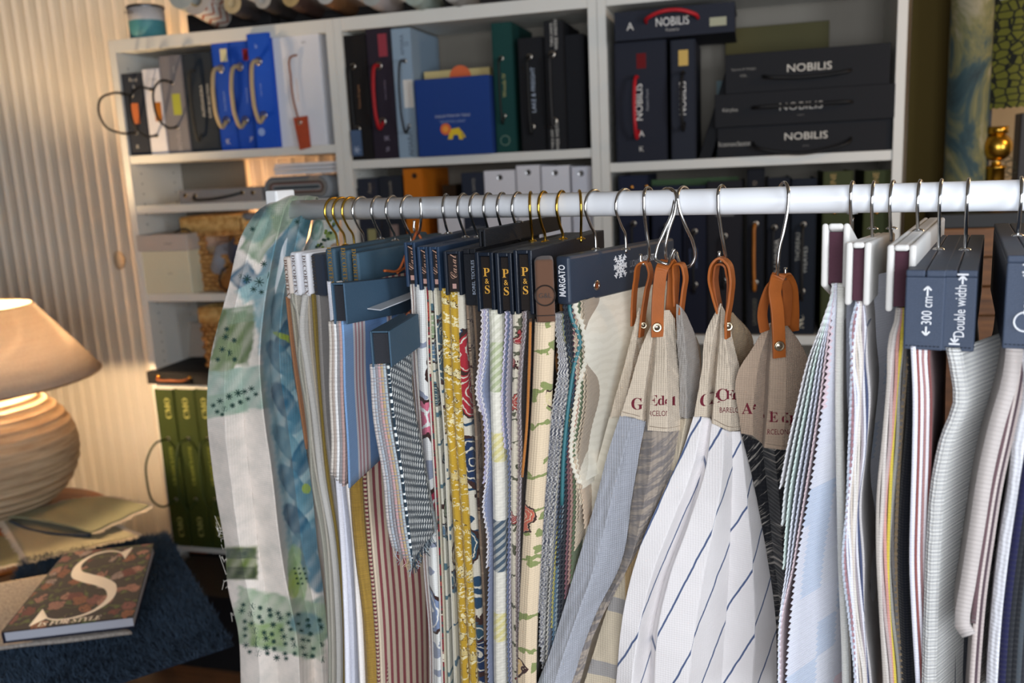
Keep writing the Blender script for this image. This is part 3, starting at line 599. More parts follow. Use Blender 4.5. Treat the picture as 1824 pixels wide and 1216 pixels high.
basket(366,440,640,550,Z4,.04,.2,'lower wicker basket half hidden behind the watercolour cloth')
# black flat case with leather handle
A=ony(262,679,-.03);B=ony(400,679,-.03); t=empty('sample_box',((A[0]+B[0])/2,.09,Z4),'flat black case with a brown leather handle on the shelf above the green binders','sample box')
MB().box(A[0],B[0],-.03,.2,Z4+.0005,Z4+.045).build('case_body',bookcloth('0e0e12'),t,bevel=.003)
a,b=ony(282,671,-.031),ony(338,673,-.031); cord(leather('8a4a1e'),[a,a+[.006,-.014,-.004],(a+b)/2+[0,-.02,-.006],b+[-.006,-.014,-.004],b],.004,t)
for q in (a,b): MB().lathe([(0,.003),(.004,.003),(.007,.001),(.0075,0)],q,12,(np.array([1,0,0.]),Z,np.array([0,-1,0.]))).build('rivet',metal('c08a3a'),t,smooth=True)
o=MB().obox((ony(300,640,.2)[0],.19,Z4+.05),(.25,0,.0),(0,.004,0),(.02,.03,.12)).build('cardboard_sheet',plain('a89c90',.7)); tag(o,'pale cardboard sheet leaning at the back of the shelf above the flat black case','cardboard')
# green binders on bottom shelf
for k,(xa,xb_,lab) in enumerate(((309,341,'tall olive green binder with a big cord loop, left one on the bottom shelf'),(343,378,'tall olive green binder, middle one on the bottom shelf'),(379,412,'tall olive green binder, right one beside the watercolour cloth'))):
    t,g=shelfbook(xa,xb_,968+k*3,694,Z5,'2f3d10',lab,y0=-.01,group='tall green binders on the bottom shelf',handle=(782,890,'26380c',.0035,[.13,.08,.06][k],-.004),txt=[('CMO',[299,331,364][k],727,.022,1,{'c':'a8a860','serif':True}),('CMO',[322,357,390][k],938,.022,1,{'c':'a8a860','serif':True}),('GRASSCLOTH',[308,342,376][k],830,.015,1,{'c':'7c8438','serif':True})])
A=ony(315,1040,.0)
for k,(dx,ww,hh,c_,lab) in enumerate(((0.01,.09,.17,'17151a','black box in the lowest compartment under the green binders, left one'),(.105,.12,.15,'0f1014','black box in the lowest compartment under the green binders, right one'))):
    o=MB().box(.03+dx,.03+dx+ww,.04,.26,.0005,.06+hh).build('storage_box',plain(c_,.6),bevel=.002); tag(o,lab,'storage box')
o=MB().box(.04,.11,.04,.2,.2306,.246).build('catalogue',plain('a04a14',.6)); tag(o,'orange-brown catalogue lying on the black box below the green binders','catalogue')
zt=ony(360,994,-.05)[2]
o=MB().box(.10,.74,-.30,-.03,.0005,zt).build('storage_box',bookcloth('0c0c10'),bevel=.004); tag(o,'large black box on the floor in front of the left bookcase, below the green binders','storage box')
pg=[(386,512),(430,446),(476,446),(476,548),(404,548)]; A_=[ony(x,y,.004) for x,y in pg]
for p in A_: p[2]=max(p[2],Z3+.001)
B_=[p+[0,.052,0] for p in A_]
pb=empty('paper_bag',A_[4],'brown kraft paper bag with a black cord handle, between wicker basket and watercolour cloth','bag')
mk('bag_body',A_+B_,[(4,3,2,1,0),(5,6,7,8,9)]+[(i,(i+1)%5,(i+1)%5+5,i+5) for i in range(5)],plain('8a5a2a',.7),pb,bevel=.003)
cord(plain('141414',.6),[ony(406,474,.002),ony(396,482,-.03),ony(391,496,-.04),ony(394,510,-.03),ony(408,518,.002)],.003,pb)
# --- on top of the bookcase
c=ony(264,70,.0); c=np.array([ony(265,66,.06)[0],.06,2.02]); k_=empty('tin_can',c,'white and turquoise round tin standing on top of the left bookcase','tin')
hh=ony(264,13,.06)[2]-2.02; rr=(ony(291,40,.06)[0]-ony(237,40,.06)[0])/2
MB().lathe([(0,0),(rr,0),(rr,hh*.56)],c,40).build('turquoise_band',plain('4c8c94',.5),k_,smooth=True)
MB().lathe([(rr,hh*.56),(rr,hh),(rr-.002,hh),(rr-.002,hh*.6)],c,40).build('upper_label',plain('cfcac8',.5),k_,smooth=True)
MB().lathe([(rr+.0015,hh-.005),(rr+.003,hh),(rr,hh+.003),(rr-.003,hh)],c,40).build('rim',metal('6a6a6c',.35),k_,smooth=True)
text('Klint',c+[-.02,-rr-.001,hh*.8],(1,0,0),Z,.012,plain('5a5654'),k_,lift=.001)
MB().box(ony(336,62,.06)[0],.56,.06,.27,2.0205,2.085).build('storage_box',plain('100f12',.7),bevel=.003); tag([o for o in COL.objects if o.name.startswith('storage_box')][-1],'black box on top of the left bookcase, under the rolls','storage box')
o=MB().box(.57,1.5,.10,.27,2.0205,2.065).build('storage_box',plain('1b191a',.7),bevel=.003); tag(o,'long dark box on top of the bookcases, behind the row of wallpaper rolls','storage box')
zz=NT('zigzag_print'); sp=zz.n('ShaderNodeSeparateXYZ'); zz.l(zz.uv(),sp.inputs[0]); tri=zz.math('ABSOLUTE',zz.math('SUBTRACT',zz.math('FRACT',zz.math('MULTIPLY',sp.outputs[0],22)),.5)); ff=zz.math('FRACT',zz.math('MULTIPLY',zz.math('ADD',sp.outputs[1],zz.math('MULTIPLY',tri,.05)),28)); zz.base(zz.mix(zz.math('LESS_THAN',ff,.26),'d6cfc6','a4512c')); zz.rgh(.7)
def roll(px,py,r,label,m,endc,inner=True,rear_dz=-.03,y0=-.05,y1=.24,core='b59a66'):
    a=ony(px,py,y0); b=np.array([a[0]+.01,y1,a[2]+rear_dz]); ax=(b-a); Ln=np.linalg.norm(ax); ax/=Ln; X=np.cross(ax,Z);X/=np.linalg.norm(X); Y=np.cross(X,ax)
    t=empty('wallpaper_roll',(a+b)/2-Z*r,label,'wallpaper roll','wallpaper rolls on top of the bookcases')
    bm=MB().lathe([(r,0),(r,Ln),(r*.3,Ln)],a,40,(X,Y,ax)); uv=[((i%40)/40*2*math.pi*r,[0,Ln,Ln+.1][i//40]) for i in range(120)]
    mk('roll_sheet',bm.v,bm.f,m,t,uv=uv,smooth=True)
    # spiral end face : concentric layers, hollow middle
    pr=[]; k=7; r_in=r*.42 if inner else 0.
    for i in range(k):
        ra=r-(r-r_in)*i/k; rb=r-(r-r_in)*(i+.8)/k; pr+=[(ra,.0),(rb,.0),(rb,.003),(r-(r-r_in)*(i+1)/k,.003)]
    pr+=[(r_in,.1)] if inner else [(0,.0)]
    e=MB().lathe(pr,a,40,(X,Y,ax)); e.build('rolled_edge',plain(endc,.7),t,smooth=False)
    if inner: MB().lathe([(r_in*1.12,-.001),(r_in*1.0,-.001),(r_in*1.0,.12),(0,.12)],a,32,(X,Y,ax)).build('core_tube',plain(core,.7),t,smooth=True)
    return t
def gy(c): return plain(c,.6)
roll(322,-12,.046,'pale grey rolled sheet at the left end on top of the bookcase',gy('a8b0b0'),'aab2b2',inner=False)
roll(350,0,.045,'white roll with a rust zigzag print, sloping over the bookcase edge',zz.m,'c8c0b8',rear_dz=-.06)
xs=[(414,6,.030,'c8b48c','3a3434','roll with a thick beige core, first right of the zigzag roll'),(468,-2,.028,'b8b4ac','3a3432','roll with a greyish rim, second right of the zigzag roll'),(518,-6,.029,'b8a070','4a342c','roll with an ochre core, above the right side of the blue binders'),(580,-12,.031,'b8bab8','7a5434','brown roll with a pale rim, above the joint of left and middle bookcase'),(662,-10,.032,'a8aca8','b4a8a4','pinkish grey roll above the dark plum sample book'),(738,-12,.034,'a4b0a6','98a49a','sage grey roll above the navy lion box'),(806,-16,.030,'a8a49c','8a8884','grey roll, last visible one on top of the middle bookcase')]
for px,py,r,ec,bc,lab in xs: roll(px,py,r,lab,gy(bc),ec,core=ec)
# ================================================================= GARMENT RAIL
rk=empty('garment_rack',railpt(505)*[1,1,0],'white metal garment rail on uprights, the samples hang from it','garment rail')
a=railpt(497); b=railpt(1824)+RD*.35
RAILM=plain('e4e6ea',.28,var=.015,bst=.0,spec=.5)
MB().tube([a,b],RAILR,32).build('rail_tube',RAILM,rk,smooth=True)
def post(c,zt):
    m=MB(); X=RD*.012; Y=PD*.02; m.obox(c*[1,1,0]-X-Y+[0,0,.02],X*2,Y*2,(0,0,zt-.02)); return m
pl_=railpt(505)-RD*.004; zt=V(505,338,pl_)[2]
post(pl_,zt).build('upright',plain('e6e6e6',.4),rk,bevel=.003)
post(b,1.54).build('upright',plain('e6e6e6',.4),rk,bevel=.003)
for c in (pl_,b): MB().obox(c*[1,1,0]-RD*.015-PD*.25,RD*.03,PD*.5,(0,0,.022)).build('foot',plain('e6e6e6',.4),rk,bevel=.004)
SIL=metal('c9c8c6',.18); GOL=metal('d8b04a',.2)
WALL_R=.0018
def hook(parent,px,dirv,zneck,m,rr=.0198,lean=0.):
    R0=railpt(px); zc=R0[2]+RAILR-rr+WALL_R+.0002
    P=[]
    for an in (-5,20,50,80,110,140,170,195,215): A=math.radians(an); P.append(R0+dirv*rr*math.cos(A)+Z*(zc-R0[2]+rr*math.sin(A)))
    P+=[R0-dirv*.0085+Z*(zc-R0[2]-.024),R0-dirv*.0015+Z*(zc-R0[2]-.033),R0+Z*(zc-R0[2]-.042)]
    P.append(R0*[1,1,0]+Z*(zneck-.004))
    MB().tube(crom(P,60),WALL_R,8).build('hook',m,parent,smooth=True)
    MB().lathe([(0,.0022),(.0035,.0022),(.0055,.001),(.006,0)],R0*[1,1,0]+Z*zneck,14).build('hook_collar',m,parent,smooth=True)
def nearpos(R0,xc,s):
    best=None
    for k in range(-75,76):
        al=math.radians(k); d=rot(PD,al); P=R0-d*s; P=P*[1,1,0]+Z*1.44; e=abs(pj(P)[0]-xc)+abs(k)*.02
        if best is None or e<best[0]: best=(e,al)
    al=best[1]; d=rot(PD,al)
    for s2 in np.linspace(s*.5,s*1.6,60):
        P=R0-d*s2; P=P*[1,1,0]+Z*1.44
        e=abs(pj(P)[0]-xc)
        if e<best[0]-.8: best=(e,al); s=s2
    return d,s
def hanger(label,necks,face,L,style,s=None,hm=SIL,hookal=None,group=None,cover='1d2634',inner='2a2320',name='fabric_hanger',cat='fabric sample hanger',near=None,dirv=None,thk=None,pt=.0032,rec=.004,bev=.0012,top_inset=0.,tilt=0.):
    xl,xr,yt,yb=face; xc=(xl+xr)/2
    if near is None:
        R0=np.mean([railpt(n) for n in necks],0); s=s or L/2
        dv,s=nearpos(R0,xc,s); P=R0-dv*s
    else: dv=dirv; P=near; R0=near+dv*L/2
    P=P*[1,1,0]+Z*V(xc,yt,P)[2]; zt=P[2]; zb=V(xc,yb,P)[2]; H=zt-zb
    lat=np.cross(dv,Z); d=depth(P); dh=dv; dv=dv+Z*tilt; W=thk or max(.006,(xr-xl)*d/F/max(.35,abs(lat@RT)))
    t=empty(name,(R0[0],R0[1],zt),label,cat,group)
    o=P-lat*W/2-Z*H; cm=cover if not isinstance(cover,str) else bookcloth(cover,.5); im=inner if not isinstance(inner,str) else bookcloth(inner,.6)
    if style=='wrap':
        MB().obox(o,lat*W,dv*L,Z*H).build('cover',cm,t,bevel=min(.004,W*.3),seg=4)
    elif style=='closed':
        m=MB(); m.obox(o,lat*W,dv*L,Z*(H-.006)); m.obox(o+Z*(H-.006),lat*W*.49,dv*L,Z*.006).obox(o+Z*(H-.006)+lat*W*.51,lat*W*.49,dv*L,Z*.006); m.build('cover',cm,t,bevel=bev,seg=3)
    else:
        m=MB(); m.obox(o,lat*pt,dv*L,Z*H).obox(o+lat*(W-pt),lat*pt,dv*L,Z*H); m.obox(o+lat*pt+Z*(H-pt),lat*(W-2*pt),dv*L,Z*(pt-top_inset)); m.build('cover',cm,t,bevel=bev,seg=3)
        MB().obox(o+lat*(pt+.0003)+dv*rec+Z*.004,lat*(W-2*pt-.0006),dv*(L-2*rec),Z*(H-pt-.005)).build('spine_block',im,t)
    for i,n in enumerate(necks):
        if near is not None: break
        hook(t,n,rot(PD,math.radians(hookal[i])) if hookal else dv,zt,hm[i] if isinstance(hm,(list,tuple)) else hm)
    dv=dh
    return dict(t=t,P=P,dv=dv,lat=lat,W=W,H=H,L=L,zt=zt,zb=zb,rec=rec if style=='case' else 0.)
def facetext(h,s,fz,height,mode='up',c='c8c0b4',serif=False,width=None,fx=0.,m=None,bold=False):
    c0=h['P']+h['dv']*h['rec']-Z*h['H']*(1-fz)+h['lat']*fx; mm=m or plain(c,.5)
    if mode=='up': R_,U_=Z,-h['lat']
    elif mode=='down': R_,U_=-Z,h['lat']
    else: R_,U_=h['lat'],Z
    text(s,c0,R_,U_,height,mm,h['t'],serif=serif,width=width,lift=.0007,bold=bold)
SC=[0]
def nearat(px,d): p=U(px,450,d); return p*[1,1,0]
def sheet(h,line,m,w=None,th=.0016,zig=0.,push=0.,wave=.004,name='fabric_swatch',label=None,fr=0.,flare=0.,al=0.,endslope=0.,face=0.):
    """one hanging cloth: line is its near edge as seen, it runs back from there along the header"""
    SC[0]+=1; rs=np.random.RandomState(SC[0]); P0=h['P']+h['dv']*.004
    pts=[V(x,y,P0,push) for x,y in line]
    # start just inside the header
    q=pts[0].copy(); pts=[np.array([q[0],q[1],h['zb']+.003])]+[p for p in pts if p[2]<h['zb']-.002]
    Ln=sum(np.linalg.norm(pts[i+1]-pts[i]) for i in range(len(pts)-1)); nv=int(Ln/.0033) if zig else max(16,int(Ln/.012)); N=crom(pts,nv)
    w=w or h['L']*.92; dv=rot(h['dv'],al)
    us=np.r_[0,.0015,.006,np.linspace(.018,w,11)]; vs=np.linspace(0,1,nv)
    if face: us=np.r_[-face-.03,-face-.008,-face-.002,-face+np.linspace(0,1,9)*face,.0015,.006,np.linspace(.018,w,9)]
    if zig: N=N+np.outer((np.arange(nv)%2)*2-1.,dv)*zig
    ph=rs.rand(4)*6.28; g=[];uv=[]
    for j in range(nv):
        for u in us:
            k=max(0,u)/w; lo=0.; bk=u
            if face:
                t_=min(1,max(0,(u+face)/face)); lo=t_*face; bk=(u if u>0 else (-face-u if u<-face else 0.))-.30*face*math.sin(math.pi*t_)**.6+.12*face*math.sin(3*math.pi*t_)*vs[j]
            A=wave*min(1,vs[j]*4)*(k*(1.3-k*.5)); 
            off=A*math.sin(ph[0]+u*26+vs[j]*2.2)+.5*A*math.sin(ph[1]+u*55+vs[j]*5)+flare*vs[j]*k
            z=endslope*k*vs[j]
            g.append(N[j]+dv*bk+h['lat']*(off+lo)+Z*z); uv.append((u,vs[j]*Ln))
    o=mk(name,g,grid(len(us),nv),m,h['t'],uv=uv,smooth=not zig,solid=th)
    if label: o['label']=label
    if fr:
        b=MB()
        for i in range(26):
            u=w*i/26; p=N[-1]+dv*u; b.tube([p,p+[rs.randn()*.002,rs.randn()*.002,-fr*.5],p+[rs.randn()*.004,rs.randn()*.004,-fr*(.6+.6*rs.rand())]],.0005,4)
        b.build('fringe',m,h['t'],uv=[(0,0)]*len(b.v))
    return o
def sh(pts,dx): return [(x+dx*(i/(len(pts)-1)),y) for i,(x,y) in enumerate(pts)]
def mv(pts,dx,y1=None): 
    r=[(x+dx,y) for x,y in pts]
    return r if y1 is None else [p for p in r if p[1]<y1]+[(r[-1][0] if r[-1][1]<y1 else np.interp(y1,[p[1] for p in r],[p[0] for p in r]),y1)]
# ---- white / charcoal DECORTEX hangers
GD='slim hangers with DECORTEX spines'
DW=dict(style='wrap',L=.20,group=GD)
h1=hanger('cream-pink hanger with a DECORTEX spine, farthest left, beside the watercolour cloth',[596],(502,516,457,533),hm=GOL,cover=linen('d9cdc2',900,.3),**DW)
facetext(h1,'DECORTEX',.5,.0062,'down','6b4a3a',True,width=.052)
BL=[(0,0)]
sheet(h1,[(510,535),(519,620),(533,720),(545,800)],linen('9a6a48'),th=.003)
sheet(h1,[(518,535),(530,640),(545,740),(551,800),(553,840)],linen('a39c8a'),th=.004)
h2=hanger('white hanger with a DECORTEX spine, second from the left',[610],(516,533,449,527),hm=GOL,cover=linen('e6e6ea',900,.3),**DW)
facetext(h2,'DECORTEX',.5,.0065,'down','70605c',True,width=.054)
sheet(h2,[(520,535),(530,560),(532,640),(548,745),(556,860),(572,950),(584,1100),(586,1300)],linen('a9a79a'),th=.004)
sheet(h2,[(526,535),(536,620),(546,700),(560,830),(578,930),(590,1100),(592,1300)],linen('bdb7aa'),th=.004)
h3=hanger('white hanger with a DECORTEX spine, third from the left next to the charcoal ones',[626],(535,550,450,528),hm=GOL,cover=linen('ececf2',900,.3),**DW)
facetext(h3,'DECORTEX',.5,.0065,'down','70605c',True,width=.054)
sheet(h3,[(540,530),(534,580),(543,650),(556,740),(568,850),(586,950),(598,1100),(600,1300)],linen('c9c6c0'),th=.0014,face=.007)
sheet(h3,[(548,530),(552,600),(562,700),(575,820),(592,920),(602,1050),(606,1300)],linen('b4a896'),th=.004)
h4=hanger('slim charcoal blue hanger with a dark spine, right of the three white ones',[644],(552,577,452,528),cover=linen('2c3442',900,.3),**DW)
facetext(h4,'DECORTEX',.5,.0065,'down','4a4238',True,width=.054,fx=-.006)
sheet(h4,[(556,530),(562,620),(570,720),(582,850),(598,950),(610,1080),(612,1300)],linen('8a7434'),th=.004)
sheet(h4,[(566,530),(572,640),(580,760),(592,860),(606,960),(616,1080),(618,1300)],linen('97928e'),th=.006)
GB='wide slate blue hangers in the left half of the rail'
HB=dict(style='wrap',L=.26,s=.13,cover=bookcloth('3c5464',.6,900,.3),group=GB)
h5=hanger('slate blue hanger with a faint gold spine, leftmost of the three wide blue ones',[674],(580,600,442,505),**HB)
sheet(h5,[(588,560),(590,700),(596,830),(604,930),(612,1080),(616,1300)],linen('e6e6ee'),th=.0014,face=.006)
sheet(h5,[(596,560),(598,700),(604,850),(612,930),(624,1080),(630,1300)],linen('d8dae6'),th=.006)
h6=hanger('slate blue hanger with a faint gold spine, middle of the three wide blue ones',[700],(604,625,445,505),**HB)
sheet(h6,[(605,560),(610,760),(618,880),(624,930),(634,1080),(644,1300)],linen('efe9e4'),th=.0014,face=.008)
sheet(h6,[(616,560),(620,760),(622,880),(630,980),(645,1100),(655,1300)],linen('9a7a34',600,.8,.3),th=.0014,wave=.006,face=.020)
h7=hanger('slate blue hanger with its long side showing, rightmost of the three wide blue ones',[728],(627,640,450,505),**HB)
for h in (h5,h6,h7): facetext(h,'DECORTEX',.5,.0065,'down','8a6c30',True,width=.05)
sheet(h7,[(640,560),(645,760),(650,870),(658,980),(668,1100),(676,1300)],stripes(((0,'b9a58c'),(.5,'6a2e34')),.006,True),w=.012,th=.004)
sheet(h7,[(648,560),(652,760),(656,870),(664,980),(674,1100),(682,1300)],stripes(((0,'d2c0a8'),(.55,'8a3a40')),.0145),th=.003,wave=.006,w=.24)
# ---- lower blue hangers hung from an S hook by a leather cord
sk1=lambda pts,r,label,group,px: s_hook(pts,r,label,group,px)
def s_hook(px,pts,label,m=SIL,r=.0019):
    R0=railpt(px); C_=[V(x,y,R0,dd) for x,y,dd in pts]
    b=MB().tube(crom(C_,56),r,10); o=b.build('s_hook',m,smooth=True); tag(o,label,'hook','S hooks over the rail'); return C_
s_hook(750,[(757,360,.017),(754,354,.008),(751,353,-.003),(749,358,-.0175),(750,372,-.0185),(749,400,-.014),(747,412,-.006),(742,417,.002),(738,410,.006),(738,392,.008)],'small steel S hook carrying a brown leather cord, left half of the rail')
nd=U(608,540,1.00); nd=nd*[1,1,0]; D8=rot(PD,math.radians(-4))
h8=hanger('big slate blue hanger with a card sticking out, over blue striped cloths',[],(583,609,504,578),.25,'case',tilt=-.09,near=nearat(596,1.02),dirv=rot(PD,math.radians(14)),cover=bookcloth('3c5468',.6,900,.3),inner='24262c',group='slate blue hangers hung lower on leather cords',pt=.0022)
cm_=leather('a8562a'); 
R0=railpt(742)
lp=[V(742,412,R0,0),V(735,430,R0,-.02),V(722,455,R0,-.05),V(712,478,R0,-.06),h8['P']+h8['dv']*.13+[0,0,-.002]]
lp2=[V(742,412,R0,0),V(750,425,R0,.0),V(753,445,R0,.01),h8['P']+h8['dv']*.17+[0,0,-.01]]
cord(cm_,lp,.0018,h8['t'],'leather_cord'); cord(cm_,lp2,.0018,h8['t'],'leather_cord')
q=h8['P']+h8['lat']*h8['W']/2
c0=V(640,548,q,0.0); m_=MB(); m_.obox(q+h8['dv']*.055-Z*.040,h8['lat']*.022-h8['dv']*.01,h8['dv']*.15,(0,0,.0012)); m_.build('white_card',plain('cfd2d6',.5),h8['t'])
cols=['b8b0a6','9a9086','7a7878','e8e6e4','6c6a6c','c0a098','a8b4c4']
def edge(x0,x1,x2,y0,y1): return [(x0,y0),(x1,(y0+y1)/2),(x2,y1)]
for i,(dx,c_) in enumerate(((0,'c4bcb2'),(5,'a89a90'),(10,'ece8e4'),(15,'8c8a8c'),(20,'b89a94'))):
    sheet(h8,[(587+dx*.9,582),(588+dx,700),(592+dx,800),(590+dx*1.05,846+dx)],linen(c_,400,1.,.2),th=.003)
sheet(h8,[(610,582),(614,700),(620,800),(622,869)],stripes(((0,'7ba0cc'),(.16,'dcd8dc'),(.19,'b8888e'),(.22,'e4e0e0'),(.25,'b8888e'),(.28,'e4e0e0'),(.31,'b8888e'),(.34,'dcd8dc'),(.38,'5f8cc4'),(.8,'dcd8dc'),(.83,'b8888e'),(.86,'e4e0e0'),(.9,'5f8cc4')),.15),th=.0025,w=.24,wave=.003,endslope=.02)
h9=hanger('smaller slate blue hanger hanging lowest, over woven tweed cloths',[],(647,684,590,655),.115,'case',near=nearat(665,.97),dirv=rot(PD,math.radians(20)),cover=bookcloth('3a5264',.6,900,.3),inner='24262c',group='slate blue hangers hung lower on leather cords',pt=.0022)
cord(cm_,[lp[2],V(724,480,R0,-.06),V(735,520,R0,-.05),h9['P']+h9['dv']*.10+[0,0,-.002]],.0018,h9['t'],'leather_cord')
for i,c_ in enumerate(['b0a8a4','98a0a8','7e7a7e','b08c8c','a8906c','9aa6ac']):
    dx=i*5.2; sheet(h9,[(661+dx*.9,657),(666+dx,740),(684+dx,850),(694+dx*1.1,950),(700+dx*1.25,975+i*6)],hound(c_,'8c888a',420),th=.003,fr=.012)
sheet(h9,[(691,655),(700,740),(716,850),(728,950),(734,1000)],hound('20303c','d4d6d4',190),th=.003,w=.085,fr=.015,wave=.003)
# ---- casal-type hangers
GC='dark hangers with script lettered spines'
CH=dict(style='case',L=.25,s=.125,cover=bookcloth('27384e',.35,900,.25),inner='251d1b',group=GC,pt=.004)
edge_m=metal('3a4a60',.3)
defs=[('dark blue hanger lettered Casal, leftmost of four, over white floral cloth',[796],(721,742,431,511)),('dark blue hanger lettered Casal, second from the left of four',[826],(743,763,439,517)),('dark blue hanger lettered Casal, third of four, right beside a black-sided one',[848],(765,785,439,518)),('black-sided hanger lettered Casal, rightmost of four, over navy floral cloth',[871],(791,822,447,526))]
Hc=[]
for i,(lab,nk,fc) in enumerate(defs):
    kw=dict(CH); 
    if i==3: kw['cover']=bookcloth('1c222c',.4,900,.25)
    h=hanger(lab,nk,fc,hookal=[18] if i==0 else None,**kw); Hc.append(h)
    c0=h['P']+h['dv']*h['rec']-Z*h['H']*.5
    text('𝒞𝒶𝓈𝒶𝓁',c0+Z*.008,Z,-h['lat'],.0085,plain('b08a76',.5),h['t'],width=.030)
    m=MB(); p=c0-Z*h['H']*.30; m.obox(p-h['lat']*.0025-Z*.003-h['dv']*.0006,h['lat']*.005,h['dv']*.0003,Z*.006); m.build('square_emblem',plain('b08a80'),h['t'])
A=[(734,515),(737,640),(746,760),(753,900),(757,1010),(766,1120),(768,1300)]
for i,c_ in enumerate(('b8b0ae','8a7670','c8c4c0')): sheet(Hc[0],mv(A,i*2.5-2),linen(c_),th=.0012)
fl1=floral('dcdcd8',('b43050','c86a80','7a8aa8','a03048'),6,.42,'8c93a4',.55)
sheet(Hc[0],[(741,515),(744,640),(752,760),(759,900),(764,1010),(772,1120),(774,1300)],fl1,th=.0012,w=.22,face=.020)
sheet(Hc[0],[(757,880),(762,960),(775,1040),(790,1090)],linen('cfc9be'),th=.002)
A=[(758,520),(762,640),(768,760),(776,900),(782,1040),(790,1300)]
fr_=floral('7c1c28',('c8c0a8','a04030','d8d0bc'),16,.36,'2e3c40',.7)
for i,c_ in enumerate(('cfc8bc','8a2030','c0b8a0')): sheet(Hc[1],mv(A,i*3.0),linen(c_) if i!=1 else fr_,th=.002)
A=[(766,520),(770,640),(778,760),(786,900),(792,1040),(800,1300)]
sheet(Hc[1],mv(A,2),floral('c8c4b4',('5a7488','8a9a78','36505a'),12,.38,'4c6a74',.6),th=.003)
A=[(773,520),(780,640),(790,760),(796,900),(803,1040),(812,1300)]
sheet(Hc[2],mv(A,0),linen('c9c3b4'),th=.0016); sheet(Hc[2],mv(A,3),floral('c2bca8',('38505c','8c7a50'),10,.4,'405a68',.6),th=.0016)
och=floral('b8942e',('d8cca0','cdbb84'),26,.34,'e0d4a8',.85)
A=[(786,523),(790,640),(796,760),(806,900),(814,1040),(826,1300)]
sheet(Hc[2],A,och,th=.0012,w=.14,face=.010); sheet(Hc[3],mv(A,15),och,th=.0012,w=.1,push=.01,face=.010)
nv_=floral('c9c2b2',('1d3050','a02832','2c4a5c','1d3050'),8,.50,'22405a',.9)
A=[(812,530),(817,640),(824,760),(834,900),(842,1040),(856,1300)]
sheet(Hc[3],mv(A,-3),linen('3c5a3c'),th=.0016,push=.012); sheet(Hc[3],A,nv_,th=.0012,w=.2,push=.012,face=.011)
A=[(829,535),(836,640),(845,760),(850,900),(858,1040),(866,1300)]
hb=hanger('narrow black hanger with tiny pale vertical lettering, right of the Casal ones',[895],(826,849,443,544),.24,'closed',s=.12,cover='14161c')
facetext(hb,'BOREL TEXTILES',.5,.004,'up','9aa4b4',fx=.004)
tp=floral('7a6655',('8c7a66','6a5645'),14,.4,'8e7c68',.7)
sheet(hb,mv(A,2),tp,th=.003,w=.2); sheet(hb,mv(A,14),linen('6e5a48'),th=.003,w=.2)
hx=hanger('black hanger set back, only its top showing behind the P&S spines',[923],(856,868,408,440),.25,'case',s=.11,cover='15171c',inner='15130f')
# ---- P&S
GP='black leather-edged hangers lettered P&S'
LB=leather('141b26',.35)
PK=dict(style='case',L=.27,s=.135,cover=LB,inner='1c1512',group=GP,pt=.0048,rec=.006)
hp=[hanger('black hanger lettered P&S in gold, leftmost of three',[946],(846,879,449,556),hm=GOL,hookal=[24],**PK),
    hanger('black hanger lettered P&S in gold, middle of three, over a lilac zigzag-edged cloth',[969],(883,913,450,560),hm=GOL,**PK),
    hanger('black hanger lettered P&S in gold, rightmost of three, beside the brown linen spine',[1001],(916,949,445,560),hm=GOL,**PK)]
hook(hp[2]['t'],1033,rot(PD,math.radians(30)),hp[2]['zt'],GOL)
for h in hp:
    for k,(ch,fz) in enumerate((('P',.66),('&',.51),('S',.37))): facetext(h,ch,fz,.0098 if ch!='&' else .0060,'flat','d09a3c',True)
A=[(862,562),(858,640),(852,700),(860,740),(862,850),(856,900),(864,960),(862,1040),(860,1130),(866,1300)]
zc=['d8d0d0','b9b4cc','dcd8dc','8f98b4']
for i,c_ in enumerate(zc):
    sheet(hp[0],mv(A,i*4.2-4,[735,860,1010,None][i]),linen(c_,900),zig=.0022,th=.0016)
chk=bands(((0,'c4c2b0'),(.06,'a8b08c'),(.16,'d6d2c4'),(.24,'d2c88c'),(.30,'d8d4c8'),(.42,'4a5a68'),(.53,'d4d0c4'),(.62,'d2c88c'),(.68,'d4d0c4'),(.78,'8a9a74'),(.90,'d4d0c0')),.62)
sheet(hp[0],[(872,562),(874,700),(878,850),(880,1000),(880,1150),(882,1300)],chk,th=.0014,w=.10,wave=.002,face=.015)
A=[(901,565),(897,640),(894,700),(896,760),(902,830),(902,950),(900,1050),(905,1300)]
for i,c_ in enumerate(('d4cce0','6c7694','bdb6c0')): sheet(hp[1],mv(A,i*4,[800,None,None][i]),linen(c_,900),zig=.0022,th=.0016)
cf=floral('d2c8b4',('9a3a3c','b05048'),15,.30,'5a5a48',.5)
sheet(hp[1],[(914,562),(913,700),(911,850),(911,1000),(913,1150),(914,1300)],cf,th=.0014,w=.12,wave=.002,face=.011)
A=[(932,565),(926,640),(922,720),(924,800),(922,900),(920,1000),(922,1300)]
for i,c_ in enumerate(('9a8a88','b8aeb0','2e2622')): sheet(hp[2],mv(A,i*4),linen(c_,900),zig=.0020 if i<2 else 0,th=.0016)
